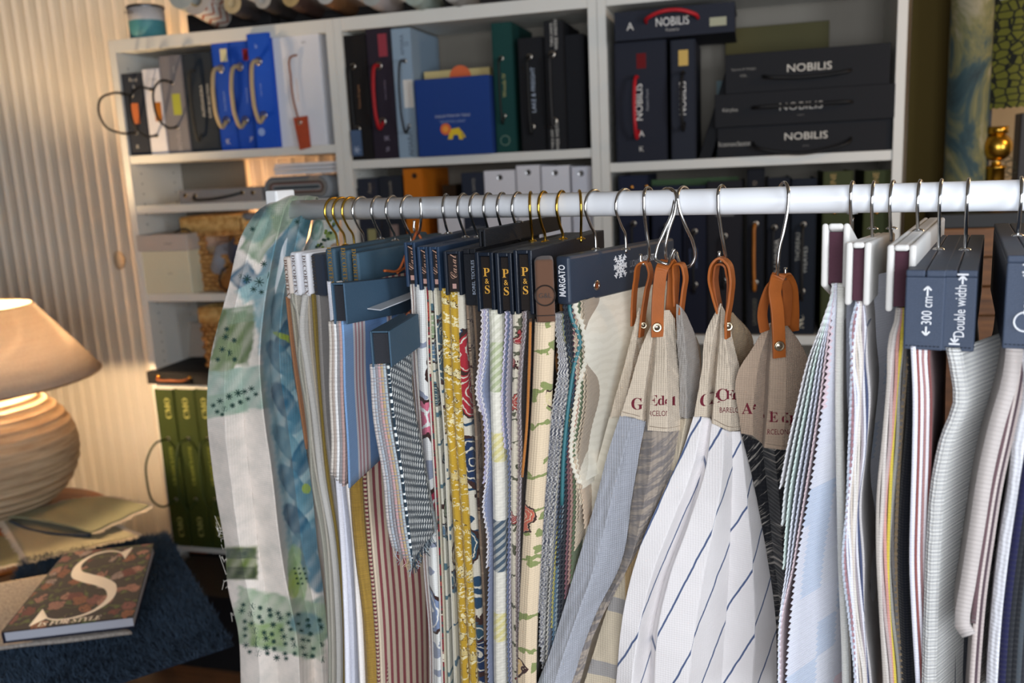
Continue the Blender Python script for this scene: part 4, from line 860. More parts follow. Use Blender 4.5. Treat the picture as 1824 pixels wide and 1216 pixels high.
# ---- brown G&L linen wrap
Mn=nearat(1000,1.03)
for k in range(-70,40):
    MD=rot(PD,math.radians(k))
    if abs(pj(Mn+Z*1.44+MD*.24)[0]-1190)<4: break
hg=hanger('brown linen hanger cover stamped G&L in a circle, over palm tree cloth',[],(950,984,462,578),.045,'wrap',near=nearat(968,.985),dirv=rot(PD,.5),cover=linen('5c4030',800,.6),name='fabric_hanger')
c0=hg['P']-Z*hg['H']*.55
text('G&L',c0,hg['lat'],Z,.0055,plain('241a14'),hg['t'],lift=.0008)
MB().lathe([(.0105,.0006),(.0115,.0012),(.0122,.0006)],c0,32,(hg['lat'],Z,-hg['dv'])).build('stamped_circle',plain('241a14'),hg['t'])
c1=hg['P']-Z*hg['H']*.86-hg['lat']*hg['W']*.5
cord(plain('2a1c14'),[c1-hg['dv']*.0005,c1+hg['lat']*hg['W']*.5-hg['dv']*.0008,c1+hg['lat']*hg['W']-hg['dv']*.0005],.0006,hg['t'],'stitch_line')
AL=0.
sheet(hg,[(945,580),(942,660),(938,760),(930,850)],linen('a0642c'),th=.003)
palm=floral('cdb99c',('9aa45c','c4b48c','b8604c','c8a878'),11,.34,'7c8450',.42,2.2)
sheet(hg,[(954,580),(949,700),(943,800),(936,900),(930,1000),(925,1100),(922,1300)],palm,th=.0014,w=.04,wave=.002,face=.022,al=AL)
HZ=dict(hg); HZ['dv']=rot(PD,.05); HZ['lat']=np.cross(HZ['dv'],Z)
bas=[(995,655),(985,720),(975,790),(968,860),(960,960),(952,1080),(946,1300)]
pal=['b8b2a8','d8d8dc','6e7080','c8c4be','8a8c98','d0ccc4','3c4660','bcb8ae','707684','b0a860','50708a','8a9aa0']
for i,c_ in enumerate(pal):
    dx=i*4.4; L_=[(x+dx*(.55 if y<700 else .8),y) for x,y in bas]
    sheet(HZ,mv([(990+i*1.4,584)]+L_,0,[830,980,1090,1150,1180,None,1010,None,None,1120,None,None][i]),slubby(c_,'4c5060' if i%2 else 'e4e0dc',260,.5) if i<7 else linen(c_),zig=.0022,th=.0014,push=.052,w=.07)
# ---- MARGATO
d_=MD
hm_=hanger('long dark grey-blue hanger lettered MARGATO with a white snowflake emblem',[],(984,1022,456,543),.24,'wrap',near=Mn,dirv=d_,cover=bookcloth('2f3846',.32,1200,.15),inner='1c1e22',thk=.020)
for n in (1059,1113):
    R0=railpt(n); hook(hm_['t'],n,d_,hm_['zt']-.001,SIL)
facetext(hm_,'MARGATO',.5,.0098,'up','eceef2',width=.037,m=None,bold=True)
sd=hm_['P']+hm_['lat']*(hm_['W']/2+.0005)
def onside(px,py):
    r=ray(px,py); t_=((sd-CAM)@hm_['lat'])/(r@hm_['lat']); return CAM+r*t_
c0=onside(1105,474); em=MB(); s_=.0135
for a in range(8):
    an=a*math.pi/4; d=hm_['dv']*math.cos(an)+Z*math.sin(an); e=np.cross(hm_['lat'],d); k_=1.25 if a%2 else 1.
    em.obox(c0-e*.0009,d*s_*k_,e*.0019,hm_['lat']*.0003)
    for f_ in (.35,.6,.82):
        for sg in (-1,1):
            d2=d*.7+e*.7*sg; e2=np.cross(hm_['lat'],d2); em.obox(c0+d*s_*k_*f_-e2*.0004,d2*s_*.32,e2*.0013,hm_['lat']*.0003)
em.build('snowflake_emblem',plain('e8eaee'),hm_['t'])
text('LUCIANO',onside(1130,468),hm_['dv'],Z,.0085,plain('8c929c'),hm_['t'],width=.022); text('MARCATO',onside(1155,459),hm_['dv'],Z,.0085,plain('eceef2'),hm_['t'],width=.03); text('TESSUTI ARREDAMENTO',onside(1130,482),hm_['dv'],Z,.0028,plain('a0a4ac'),hm_['t'],width=.024)
g=onside(1063,508); MB().lathe([(.0035,.0),(.0040,.0010),(.0058,.0010),(.0062,0)],g,24,(hm_['dv'],Z,hm_['lat'])).build('eyelet',metal('c8c4be',.2),hm_['t'],smooth=True); MB().lathe([(0,.0004),(.0038,.0004)],g,20,(hm_['dv'],Z,hm_['lat'])).build('eyelet_hole',plain('7a3c18'),hm_['t'])
hm2=dict(hm_); hm2['P']=hm_['P']-hm_['lat']*.002
HM=dict(hm2); HM['dv']=PD; HM['lat']=np.cross(PD,Z)
sheet(HM,[(998,545),(1003,580),(990,640),(1000,700),(990,800),(985,950),(980,1150),(978,1300)],linen('8a5c30'),th=.003,w=.06,push=.02)
HM=dict(hm2); HM['dv']=PD; HM['lat']=np.cross(PD,Z)
for i,(c_,y1) in enumerate((('16202e',1010),('1a2434',None),('121824',None))): sheet(HM,mv([(1004,545),(1008,600),(1014,680),(1003,780),(995,900),(990,1050),(990,1300)],i*5,y1),linen(c_),zig=.002,th=.0016,w=.1,push=.004)
sheet(HM,[(1013,545),(1022,580),(1032,600),(1022,650),(1012,720),(1004,800),(1000,900)],plain('3c7078',.35),th=.004,w=.05,push=.002,name='teal_lining')
for i,(c_,y1) in enumerate((('7a5058',1065),('a88478',1040),('5a6a4c',1090),('c8b8a0',980),('b0a08c',930))):
    sheet(HM,mv([(1022,600),(1024,720),(1012,800),(1012,900),(1008,1000),(1006,1100)],i*5,y1),linen(c_),zig=.002,th=.0014,w=.07,push=.003,endslope=.02)
dm=damask('e4dfd0','dad4c4',9)
sheet(hm2,[(1021,546),(1034,580),(1042,625),(1028,690),(1018,760),(1016,820),(1030,862)],dm,zig=.0018,th=.002,w=.22,name='fabric_swatch',wave=.003,endslope=-.0)
for i,(c_,y1) in enumerate((('d8ccb4',900),('cdb8a0',940),('e0d8c6',870))): sheet(HM,mv([(1022,600),(1026,700),(1016,800),(1032,880),(1040,960)],i*4,y1),linen(c_),zig=.002,th=.0014,w=.05,push=.003)
# ================================================================= DRAPED CLOTHS
def drape(name,P0,lines,m,parent=None,nu=80,nv=160,wr=.0015,seed=1,th=.0014,colf=None,uvshift=0.,gap=None,raggedb=0.):
    """cloth through fold lines; each fold line is a run of (px,py,push away) lying near the vertical plane through P0"""
    Ls=[crom([V(x,y,P0,dd) for x,y,dd in ln],nv) for ln in lines]; A=np.array(Ls)           # K,nv,3
    K=len(Ls); t=np.linspace(0,K-1,nu); i=np.clip(t.astype(int),0,K-2); u=t-i; sm=u*u*(3-2*u)
    sx=u*.55+sm*.45
    G=A[i]*(1-sx)[:,None,None]+A[i+1]*sx[:,None,None]      # nu,nv,3
    G=G.transpose(1,0,2)
    rs=np.random.RandomState(seed); ph=rs.rand(8)*6.28; uu,vv=np.meshgrid(t,np.linspace(0,1,nv))
    wn=np.zeros_like(uu)
    for k in range(5): wn+=np.sin(ph[k]+uu*3.2/(K-1)*(1.6+k*1.7)*(1 if k%2 else -1)+vv*(5+9*k)+1.3*np.sin(vv*6*(k+1)+ph[-k-1]))/(k+1.5)
    env=np.minimum(1,vv*6)
    G=G+(wn*wr*env)[:,:,None]*NH
    if raggedb: G[-1,:,2]+= rs.randn(nu)*raggedb; 
    flat_=G.reshape(-1,3); lx=flat_@RT; lz=flat_@Z
    uv=np.stack([lx+uvshift*np.repeat(np.floor(t)[None],nv,0).ravel(),-lz],1)
    col=None
    if colf is not None:
        pp=np.array([pj(p) for p in flat_]); col=colf(pp,uv)
    f=grid(nu,nv)
    o=mk(name,flat_,f,m,parent,uv=uv,smooth=True,solid=th,col=col)
    o['_v']=0; del o['_v']
    bv=BVHTree.FromPolygons([Vector(p) for p in flat_],f); return o,bv,flat_
def onto(bv,px,py,lift=.0012):
    r=ray(px,py); r=r/np.linalg.norm(r); h=bv.ray_cast(Vector(CAM),Vector(r))
    if h[0] is None: return None
    return np.array(h[0])-r*lift
def clothtext(bv,s,px,py,hpx,m,parent,serif=True,wpx=None,slope=0.,name='lettering'):
    v,f=glyph(s,serif); k=hpx/(v[:,1].max()-v[:,1].min()); kx=k if wpx is None else wpx/(v[:,0].max()-v[:,0].min())
    P=[]
    for a,b in v:
        p=onto(bv,px+a*kx,py-b*k+a*kx*slope)
        if p is None: return
        P.append(p)
    mk(name,P,f,m,parent)
def ribbon(parent,P0,pts,wv,w,th,m,name='leather_strap',n=60):
    C_=crom([V(x,y,P0,dd) for x,y,dd in pts],n); v=[];f=[]
    wv=np.asarray(wv,float)/np.linalg.norm(wv)
    for i in range(n):
        t=C_[min(i+1,n-1)]-C_[max(i-1,0)]; t/=np.linalg.norm(t); a=wv-t*(wv@t); a/=np.linalg.norm(a); b=np.cross(t,a)
        v+= [C_[i]-a*w/2-b*th/2,C_[i]+a*w/2-b*th/2,C_[i]+a*w/2+b*th/2,C_[i]-a*w/2+b*th/2]
    for i in range(n-1):
        k=i*4; f+=[(k+j,k+(j+1)%4,k+4+(j+1)%4,k+4+j) for j in range(4)]
    f+=[(3,2,1,0),(4*n-4,4*n-3,4*n-2,4*n-1)]
    return mk(name,v,f,m,parent,bevel=.0006)
TAN=leather('a0561f',.5); BUR=plain('661426',.8); LIN=linen('cfc0ac',800,.7,.12)
def rivet(parent,P0,px,py,dd,r=.0055):
    c=V(px,py,P0,dd); X=RT*[1,1,0]; X/=np.linalg.norm(X); 
    MB().lathe([(0,.0022),(r*.55,.0020),(r*.7,.0010),(r*.85,.0022),(r,.0016),(r*1.05,0)],c,24,(X,Z,-NH)).build('rivet',metal('b5a890',.25),parent,smooth=True)
    MB().obox(c-NH*.0024-X*r*.5-Z*.0005,X*r,Z*.001,NH*.0004).build('rivet_slot',plain('4a4238'),parent)
GG='linen samples with leather loops hung from S hooks'
# A : behind, cream damask below linen
PA=railpt(1152)
tA=empty('linen_sample',PA,'linen-topped cream sample on a thin leather loop, leftmost of the S hook samples','fabric sample',GG)
s_hook(1148,[(1163,342,.017),(1158,335,.009),(1152,335,-.002),(1147,347,-.0175),(1147,366,-.0185),(1151,410,-.012),(1156,447,-.008),(1155,462,-.003),(1149,470,.002),(1143,468,.003),(1141,452,.004)],'steel S hook right of the MARGATO hanger, leftmost of the S hook row')
ribbon(tA,PA,[(1128,580,.02),(1129,540,.02),(1133,500,.015),(1143,468,.003),(1151,466,0),(1158,480,-.002),(1152,520,-.006),(1146,560,-.008),(1142,600,-.008)],PD,.014,.0026,TAN)
rivet(tA,PA,1146,579,-.012,.004)
oA,bA,_=drape('linen_top',PA,[[(1136,556,0),(1125,600,0),(1112,650,0),(1086,745,0)],[(1139,546,.0),(1134,600,-.004),(1124,660,-.008),(1106,744,-.01)],[(1142,552,0),(1144,600,.004),(1142,660,.01),(1135,745,.01)],[(1150,560,0.03),(1160,600,.04),(1165,680,.045),(1165,745,.05)]],LIN,tA,60,80,seed=3)
drape('fabric_panel',PA,[[(1086,742,.001),(1062,830,0),(1035,920,0),(1005,1030,0),(965,1216,.0),(945,1320,0)],[(1106,742,-.009),(1085,840,-.01),(1060,950,-.01),(1030,1090,-.01),(1000,1216,-.01),(985,1320,0)],[(1136,744,.012),(1130,840,.02),(1110,950,.02),(1080,1090,.02),(1050,1216,.02),(1030,1320,.02)]],damask('c9c2b2','bdb5a4',8),tA,70,120,seed=4)
# C : behind right, checked cloth
PC_=railpt(1215)+PD*.03
tC=empty('linen_sample',PC_,'grey-edged linen sample above an ochre checked cloth, partly behind two others','fabric sample',GG)
s_hook(1213,[(1228,342,.017),(1222,334,.009),(1214,334,-.002),(1207,350,-.0175),(1210,372,-.0185),(1222,405,-.016),(1235,435,-.010),(1238,458,-.008),(1230,473,-.006),(1218,475,-.002),(1208,462,.004),(1204,447,.008)],'wide steel S hook leaning right, rightmost of the crossed three')
s_hook(1194,[(1183,343,.017),(1190,336,.008),(1198,338,-.004),(1205,352,-.0190),(1203,372,-.0205),(1190,415,-.022),(1185,445,-.020),(1188,462,-.016),(1196,467,-.012),(1199,460,-.008),(1199,444,-.005)],'steel S hook leaning left, middle of the crossed three')
ribbon(tC,PC_,[(1213,560,-.05),(1218,520,-.05),(1221,490,-.048),(1214,470,-.045),(1206,470,-.04),(1203,500,-.035),(1204,545,-.035)],PD,.014,.0026,TAN)
drape('linen_top',PC_,[[(1205,541,-.052),(1206,600,-.05),(1210,650,-.045),(1210,740,-.04)],[(1212,545,-.056),(1218,600,-.056),(1222,650,-.05),(1222,745,-.05)],[(1222,560,-.04),(1238,600,-.03),(1246,650,-.02),(1238,745,-.02)],[(1222,565,0),(1246,620,0),(1248,670,0),(1240,740,0)]],linen('9c9690',800,.7),tC,60,80,seed=6)
ck=check('bfb29c','9c7424','6c7484',.085,.2,.22)
drape('fabric_panel',PC_,[[(1212,745,-.04),(1180,840,-.03),(1140,940,-.03),(1095,1050,-.03),(1040,1216,-.03),(1005,1320,-.03)],[(1222,745,-.05),(1200,850,-.05),(1165,960,-.05),(1130,1090,-.05),(1095,1216,-.05),(1070,1320,-.05)],[(1240,745,-.02),(1235,850,-.02),(1215,960,-.01),(1190,1090,-.01),(1160,1216,-.01),(1140,1320,-.01)]],ck,tC,70,120,seed=8)
# B : front, grey-blue linen
PB=railpt(1183)-PD*.028
tB=empty('linen_sample',PB,'linen sample with a wide leather strap, lettered GRACE de LIN above grey-blue linen','fabric sample',GG)
s_hook(1184,[(1176,345,.017),(1183,337,.008),(1193,337,-.004),(1201,352,-.0180),(1198,375,-.022),(1182,415,-.026),(1170,445,-.028),(1168,462,-.030),(1180,468,-.034),(1190,470,-.036),(1194,460,-.038),(1201,443,-.040)],'steel S hook leaning left, leftmost of the crossed three, above the wide strap')
ribbon(tB,PB,[(1171,600,-.012),(1171,560,-.012),(1174,510,-.008),(1180,476,-.003),(1190,466,.006),(1198,476,.012),(1199,510,.014),(1195,560,.016),(1193,590,.018)],RT+PD*.25,.0150,.0028,TAN)
rivet(tB,PB,1170,583,-.0145)
def linencone(t,P0,L,seed): return drape('linen_top',P0,L,LIN,t,110,110,wr=.0009,seed=seed)
oB,bB,_=linencone(tB,PB,[[(1165,569,.0),(1142,620,.002),(1124,680,.004),(1105,741,.006)],[(1166,562,-.002),(1156,640,-.002),(1147,700,-.001),(1143,748,.000)],[(1168,560,.004),(1160,640,.010),(1153,700,.013),(1152,752,.014)],[(1171,556,-.003),(1168,640,-.006),(1161,700,-.010),(1154,766,-.012)],[(1181,552,-.007),(1186,640,-.016),(1188,700,-.019),(1188,769,-.022)],[(1192,552,-.004),(1196,640,-.006),(1203,700,-.008),(1205,768,-.01)],[(1202,568,.0),(1206,640,.002),(1214,700,.002),(1220,763,.002)]],11)
bp=linen('a4a7b0',700,.7,.14)
drape('fabric_panel',PB,[[(1105,739,.008),(1088,790,.008),(1066,875,.006),(1022,1024,.004),(980,1161,.002),(946,1250,0),(930,1330,0)],[(1128,744,-.001),(1112,800,-.004),(1092,880,-.010),(1062,1000,-.014),(1020,1120,-.016),(985,1230,-.016),(965,1330,-.016)],[(1150,750,.004),(1138,810,.004),(1126,880,.004),(1106,1000,.004),(1058,1098,.004),(1020,1216,.004),(1000,1330,.004)]],bp,tB,90,150,seed=12,wr=.0012)
drape('fabric_panel',PB,[[(1151,752,.008),(1140,810,.010),(1128,880,.010),(1108,1000,.008),(1060,1098,.006),(1012,1216,.006),(985,1330,.006)],[(1162,764,-.009),(1160,820,-.014),(1146,900,-.012),(1122,1000,-.008),(1076,1090,0),(1022,1216,0),(992,1330,0)],[(1188,768,-.018),(1180,830,-.018),(1162,900,-.014),(1130,975,-.004),(1088,1060,0),(1030,1200,.004),(1000,1330,.004)],[(1220,764,.003),(1214,800,.003),(1190,870,.003),(1134,988,.004),(1098,1036,.004),(1032,1216,.006),(1002,1330,.006)]],slubby('a09488','7c7674',70,.5,.9),tB,90,150,seed=13,wr=.001)
# D : striped
PDD=railpt(1285)-PD*.012
tD=empty('linen_sample',PDD,'white linen sample with navy diagonal stripes, lettered GRACE de LIN','fabric sample',GG)
s_hook(1285,[(1293,338,.017),(1288,331,.009),(1284,331,-.002),(1279,343,-.0175),(1279,366,-.0185),(1284,410,-.014),(1290,445,-.010),(1292,462,-.006),(1287,472,-.002),(1283,468,.002),(1281,447,.004)],'single steel S hook in the middle of the right half, above the striped sample')
ribbon(tD,PDD,[(1281,556,.006),(1272,525,.006),(1266,490,.004),(1272,468,.002),(1283,459,0),(1297,468,-.004),(1304,494,-.006),(1302,530,-.010),(1296,570,-.013),(1296,602,-.013)],PD,.016,.0028,TAN)
ribbon(tD,PDD,[(1284,556,.010),(1277,520,.010),(1275,490,.008),(1281,470,.004),(1290,470,0),(1298,490,.002),(1299,530,.004),(1297,560,.004)],PD,.016,.0024,leather('8a4a22',.5),name='strap_lining')
rivet(tD,PDD,1297,581,-.0165,.005)
drape('linen_top',PDD,[[(1298,560,.012),(1302,600,.014),(1306,650,.016),(1312,720,.02)],[(1304,556,.02),(1324,586,.03),(1326,650,.04),(1328,720,.04)],[(1306,558,.03),(1340,603,.05),(1336,660,.06),(1334,720,.06)]],linen('a08a6c',800,.7),tD,40,60,seed=20)
oD,bD,_=linencone(tD,PDD,[[(1283,541,.004),(1259,589,.004),(1250,657,.004),(1236,742,.004)],[(1284,540,.0),(1270,600,-.002),(1262,660,-.002),(1258,742,-.001)],[(1285,541,.006),(1278,620,.012),(1272,680,.014),(1268,746,.015)],[(1286,545,-.003),(1281,620,-.006),(1276,680,-.009),(1269,754,-.012)],[(1290,552,-.008),(1293,620,-.014),(1300,680,-.018),(1300,768,-.022)],[(1297,570,-.004),(1309,623,-.004),(1326,692,-.004),(1336,764,-.004)]],21)
NVY=((0,'e8e4e4'),(.925,'7c88a0'),(.94,'46547a'),(.965,'7c88a0'),(.98,'e8e4e4'))
SD=stripes(NVY,.040,False,-.40,.3,0.003)
drape('fabric_panel',PDD,[[(1236,741,.006),(1217,800,.006),(1189,863,.004),(1143,966,.002),(1114,1070,0),(1098,1216,0),(1090,1330,0)],[(1250,742,-.002),(1234,830,-.006),(1205,910,-.010),(1165,1010,-.014),(1140,1110,-.016),(1125,1216,-.018),(1118,1330,-.018)],[(1264,744,.006),(1250,840,.010),(1222,930,.012),(1185,1030,.012),(1164,1120,.012),(1158,1216,.012),(1155,1330,.012)],[(1269,752,-.008),(1256,840,-.010),(1228,930,-.012),(1190,1040,-.014),(1172,1120,-.016),(1166,1216,-.018),(1160,1330,-.018)],[(1288,764,-.018),(1286,840,-.024),(1272,930,-.028),(1250,1040,-.032),(1236,1130,-.034),(1225,1216,-.036),(1220,1330,-.036)],[(1303,768,-.012),(1304,840,-.010),(1301,930,-.008),(1297,1040,-.008),(1291,1130,-.008),(1286,1216,-.008),(1284,1330,-.008)],[(1318,768,-.012),(1326,840,-.018),(1334,930,-.022),(1342,1040,-.024),(1345,1130,-.024),(1340,1216,-.024),(1338,1330,-.024)],[(1336,763,-.002),(1349,829,0),(1366,944,.002),(1383,1064,.004),(1390,1138,.006),(1396,1216,.008),(1400,1330,.008)]],SD,tD,200,170,seed=22,wr=.0014,uvshift=.006)
# E : dark streaked
PE=railpt(1395)-PD*.0
tE=empty('linen_sample',PE,'brownish linen sample on a folded tan strap above black-and-white streaked cloth','fabric sample',GG)
s_hook(1397,[(1388,338,.017),(1392,328,.010),(1398,325,-.002),(1404,338,-.0175),(1403,370,-.0195),(1396,410,-.022),(1388,445,-.024),(1385,480,-.022),(1387,500,-.016),(1394,506,-.012),(1398,496,-.008),(1399,476,-.006)],'tall steel S hook holding the folded tan strap, right of the striped sample')
ribbon(tE,PE,[(1388,637,-.034),(1387,600,-.034),(1384,550,-.030),(1380,515,-.026),(1386,492,-.020),(1396,492,-.010),(1408,510,0),(1412,545,.006),(1412,590,.010)],RT+PD*.3,.0150,.0028,TAN)
ribbon(tE,PE,[(1362,590,-.01),(1358,560,-.01),(1364,530,-.012),(1377,505,-.014),(1392,498,-.012),(1400,510,-.012),(1402,540,-.014),(1398,580,-.014)],RT+PD*1.2,.0140,.0024,leather('9a5426',.5),name='strap_lining')
rivet(tE,PE,1388,616,-.037)
LE=linen('b09a86',800,.7,.12)
oE,bE,_=drape('linen_top',PE,[[(1366,578,0),(1338,623,0),(1316,657,0),(1320,772,0)],[(1372,575,-.004),(1352,640,-.006),(1343,700,-.008),(1340,775,-.008)],[(1376,574,.002),(1366,650,.006),(1363,710,.006),(1358,790,.006)],[(1380,572,-.012),(1372,650,-.018),(1370,710,-.022),(1362,797,-.026)],[(1392,572,-.018),(1398,650,-.026),(1398,720,-.030),(1392,801,-.034)],[(1402,580,-.008),(1425,612,-.008),(1446,657,-.006),(1450,800,-.004)]],LE,tE,110,110,wr=.0009,seed=31)
drape('fabric_panel',PE,[[(1320,770,.002),(1340,850,.002),(1360,950,.002),(1378,1060,.002),(1384,1330,.002)],[(1358,788,.006),(1368,880,.0),(1378,980,-.006),(1390,1080,-.006),(1394,1330,-.006)],[(1380,798,-.028),(1390,900,-.03),(1396,1000,-.03),(1404,1100,-.03),(1404,1330,-.03)],[(1410,799,-.03),(1416,900,-.02),(1420,1000,-.02),(1424,1100,-.02),(1424,1330,-.02)],[(1450,798,-.002),(1450,900,0),(1450,1000,0),(1450,1100,0),(1450,1330,0)]],slubby('16171c','9a948c',60,.56,.75),tE,110,130,seed=32,wr=.001)
for s,x,y,hh in (('G',1135,719,21),('E',1163,713,19),('d',1178,713,17),('e',1189,716,12),('L',1204,713,19),('I',1214,716,17)): clothtext(bB,s,x,y,hh,BUR,tB)
clothtext(bB,'RCELONA',1178,736,9.5,BUR,tB,False,44)
for s,x,y,hh,sl in (('G',1258,712,22,-.2),('R',1273,708,20,-.2),('C',1286,703,22,0),('E',1300,703,17,0),('d',1312,703,18,.1),('e',1323,708,12,.2)): clothtext(bD,s,x,y,hh,BUR,tD,slope=sl)
clothtext(bD,'BARELON',1303,730,9.5,BUR,tD,False,42)
for s,x,y,hh in (('A',1331,727,20),('C',1350,727,20),('C',1368,741,19),('E',1378,743,17),('d',1399,744,18),('L',1413,748,17),('I',1422,750,16)): clothtext(bE,s,x,y,hh,BUR,tE)
clothtext(bE,'BARCELONA',1383,769,9.5,BUR,tE,False,56)
# stitched seam under the linen tops
def seam(bv,pts,m,parent,r=.0005,name='stitching'):
    P=[]; X=np.array(pts,float); S_=crom(np.c_[X,np.zeros(len(X))],40)
    for q in S_:
        p=onto(bv,q[0],q[1],.0006)
        if p is not None: P.append(p)
    if len(P)>3: MB().tube(P,r,5).build(name,m,parent,smooth=True)
sm_=plain('8c7c6c',.8)
seam(bB,[(1108,733),(1140,741)],sm_,tB); seam(bB,[(1157,759),(1188,762),(1217,757)],sm_,tB); seam(bD,[(1272,747),(1300,760),(1333,757)],sm_,tD); seam(bE,[(1365,790),(1392,794),(1420,795)],sm_,tE)
# ---- watercolour cloth thrown over the rail end
PW_=railpt(520)
def paint_factory(patches,base):
    def f(pp,uv):
        n=len(pp); col=np.tile(np.array(lin(base)),(n,1)); rs=np.random.RandomState(5)
        for (cx,cy,rx,ry,ang,c_,soft,shape) in patches:
            a=math.radians(ang); dx=pp[:,0]-cx; dy=pp[:,1]-cy; x=(dx*math.cos(a)+dy*math.sin(a))/rx; y=(-dx*math.sin(a)+dy*math.cos(a))/ry
            jag=.05*np.sin(pp[:,0]*.13+cx)*np.sin(pp[:,1]*.11+cy)+.02*np.sin(pp[:,1]*.5+pp[:,0]*.2)
            r=(np.maximum(abs(x),abs(y)) if shape else np.sqrt(x*x+y*y))+jag
            al=np.clip((1-r)/(soft*.6)+.5,0,1)*(.72+.28*np.sin(pp[:,0]*.11+pp[:,1]*.07+cx)**2)
            al=al*(1-.35*np.clip(1-abs(r-.55)*3,0,1)*(rs.rand()))
            col=col*(1-al[:,None])+np.array(lin(c_))*al[:,None]
        return col
    return f
T1,T2,T3='5f8c9c','30607a','9fbfc0'; SG,SG2,LM,DK='84967c','66784e','a8bc3a','2c5058'
pw=[(535,372,62,26,-20,SG,.3,1),(470,420,45,22,-55,SG,.3,1),(455,400,30,30,0,'7d968c',.4,0),(440,500,22,26,-40,T2,.4,1),(520,430,50,22,-50,T1,.3,1),(560,400,30,14,-40,T1,.3,1),(500,470,26,40,30,T1,.3,1),
 (470,505,50,14,-30,T3,.3,1),(545,400,16,22,0,DK,.4,0),(418,600,34,46,10,SG2,.3,1),(400,640,22,34,20,'84946c',.3,1),(430,560,26,14,-10,SG,.3,1),(455,375,30,16,0,DK,.9,0),
 (415,695,60,38,-8,'a9bdb0',.2,1),(400,720,40,20,-10,'9db4a0',.3,1),
 (520,740,40,240,-8,'8fb2ba',.3,1),(498,560,17,40,0,T1,.25,0),(515,590,17,40,30,T2,.25,0),(500,640,17,40,-35,'4f7f94',.25,0),(520,668,17,40,25,T1,.25,0),(508,716,17,40,-30,T2,.25,0),(532,740,17,40,28,'4f7f94',.25,0),(512,790,17,40,-35,T1,.25,0),(538,815,17,40,22,T2,.25,0),(520,860,17,40,-32,'4f7f94',.25,0),(546,886,17,40,25,T1,.25,0),(530,930,17,40,-35,T2,.25,0),(556,955,17,40,20,'4f7f94',.25,0),(545,985,17,40,-30,T1,.25,0),(510,602,26,5,25,LM,.3,0),(545,870,8,9,0,LM,.3,0),
 (430,1002,28,29,0,'68783a',.35,1),(428,985,28,9,0,'3c4a40',.6,1),(430,1020,26,11,0,'343f2c',.6,1),
 (530,1020,18,52,-6,'a6bc8a',.25,0),(522,1040,10,26,0,LM,.4,0),(560,1000,22,60,-10,'5a7c8c',.3,0),(572,1100,22,40,0,'7c948c',.3,0),
 (500,1110,85,50,12,'a0b296',.2,1),(475,1130,30,20,0,'8ca468',.6,1),(545,1110,30,20,10,'6c9094',.5,0)]
wl=[[(512,386,.035),(484,366,.02),(462,374,-.004),(440,402,-.02),(405,520,-.03),(374,650,-.03),(371,760,-.03),(386,880,-.03),(402,980,-.03),(406,1040,-.03),(424,1120,-.03),(430,1216,-.03),(418,1330,-.03)],
 [(520,386,.035),(496,358,.02),(478,366,-.014),(456,410,-.034),(425,520,-.045),(402,650,-.05),(402,760,-.055),(416,880,-.055),(430,980,-.055),(440,1040,-.055),(456,1120,-.055),(464,1216,-.055),(462,1330,-.055)],
 [(530,384,.035),(508,354,.02),(492,362,-.014),(470,420,-.026),(446,520,-.03),(430,650,-.03),(436,760,-.035),(450,880,-.035),(462,980,-.035),(472,1040,-.04),(488,1120,-.04),(496,1216,-.04),(496,1330,-.04)],
 [(545,384,.035),(524,350,.02),(512,360,-.018),(494,420,-.04),(474,520,-.055),(462,650,-.06),(472,760,-.06),(488,880,-.06),(500,980,-.06),(510,1040,-.06),(526,1120,-.06),(534,1216,-.06),(534,1330,-.06)],
 [(556,384,.035),(536,350,.02),(526,362,-.004),(510,430,.004),(490,520,.01),(482,650,.014),(492,760,.014),(508,880,.01),(522,980,.006),(536,1040,0),(552,1120,-.01),(560,1216,-.02),(560,1330,-.02)],
 [(568,384,.035),(550,350,.02),(542,360,-.016),(528,430,-.03),(506,520,-.035),(500,650,-.035),(514,760,-.035),(528,880,-.035),(540,980,-.035),(552,1040,-.035),(566,1120,-.035),(574,1216,-.035),(574,1330,-.035)],
 [(580,384,.035),(566,352,.02),(560,362,-.012),(545,430,-.014),(516,520,-.02),(520,650,-.022),(540,760,-.022),(556,880,-.022),(566,980,-.022),(574,1040,-.022),(582,1120,-.022),(588,1216,-.022),(590,1330,-.022)]]
oW,bW,gw=drape('draped_cloth',PW_,wl,painted(),None,260,420,wr=.0022,seed=41,th=.0016,colf=paint_factory(pw,'efe4da'))
tag(oW,'long watercolour printed cloth in white, teal and sage, thrown over the left rail end','fabric')
stc=plain('23433c',.8)
def star(bv,px,py,r,parent,m=stc):
    b=MB(); c=onto(bv,px,py,.001)
    if c is None: return
    for k in range(4):
        a=k*math.pi/4+.2; p=onto(bv,px-r*math.cos(a),py-r*math.sin(a),.001); q=onto(bv,px+r*math.cos(a),py+r*math.sin(a),.001)
        if p is None or q is None: continue
        b.tube([p,(p+q)/2-ray(px,py)*.0006,q],.0007,5)
    if b.v: b.build('stitched_star',m,parent)
rs=np.random.RandomState(3)
ST=[(392,714,6),(408,706,6),(424,700,7),(436,697,6),(448,692,6),(380,722,5),(387,733,5),(400,728,5),(414,722,5),(428,716,5),(442,710,5),(396,738,4),(456,702,5),(402,600,6),(396,622,6),(408,628,6),(417,606,5),(388,640,5),(404,586,5),(418,640,5),(440,497,8),(462,502,9),(452,515,6),(478,490,6),(545,385,7),(530,395,5),(430,492,5),(560,405,5),(450,408,5),(470,470,6),(466,520,5)]
for r_ in range(7):
    for c_ in range(9):
        x=430+c_*17+r_*2+rs.randn()*2; y=1076+r_*14+c_*3.5+rs.randn()*2
        if 425<x<575 and y<1175: ST.append((x,y,4.6+rs.rand()*2))
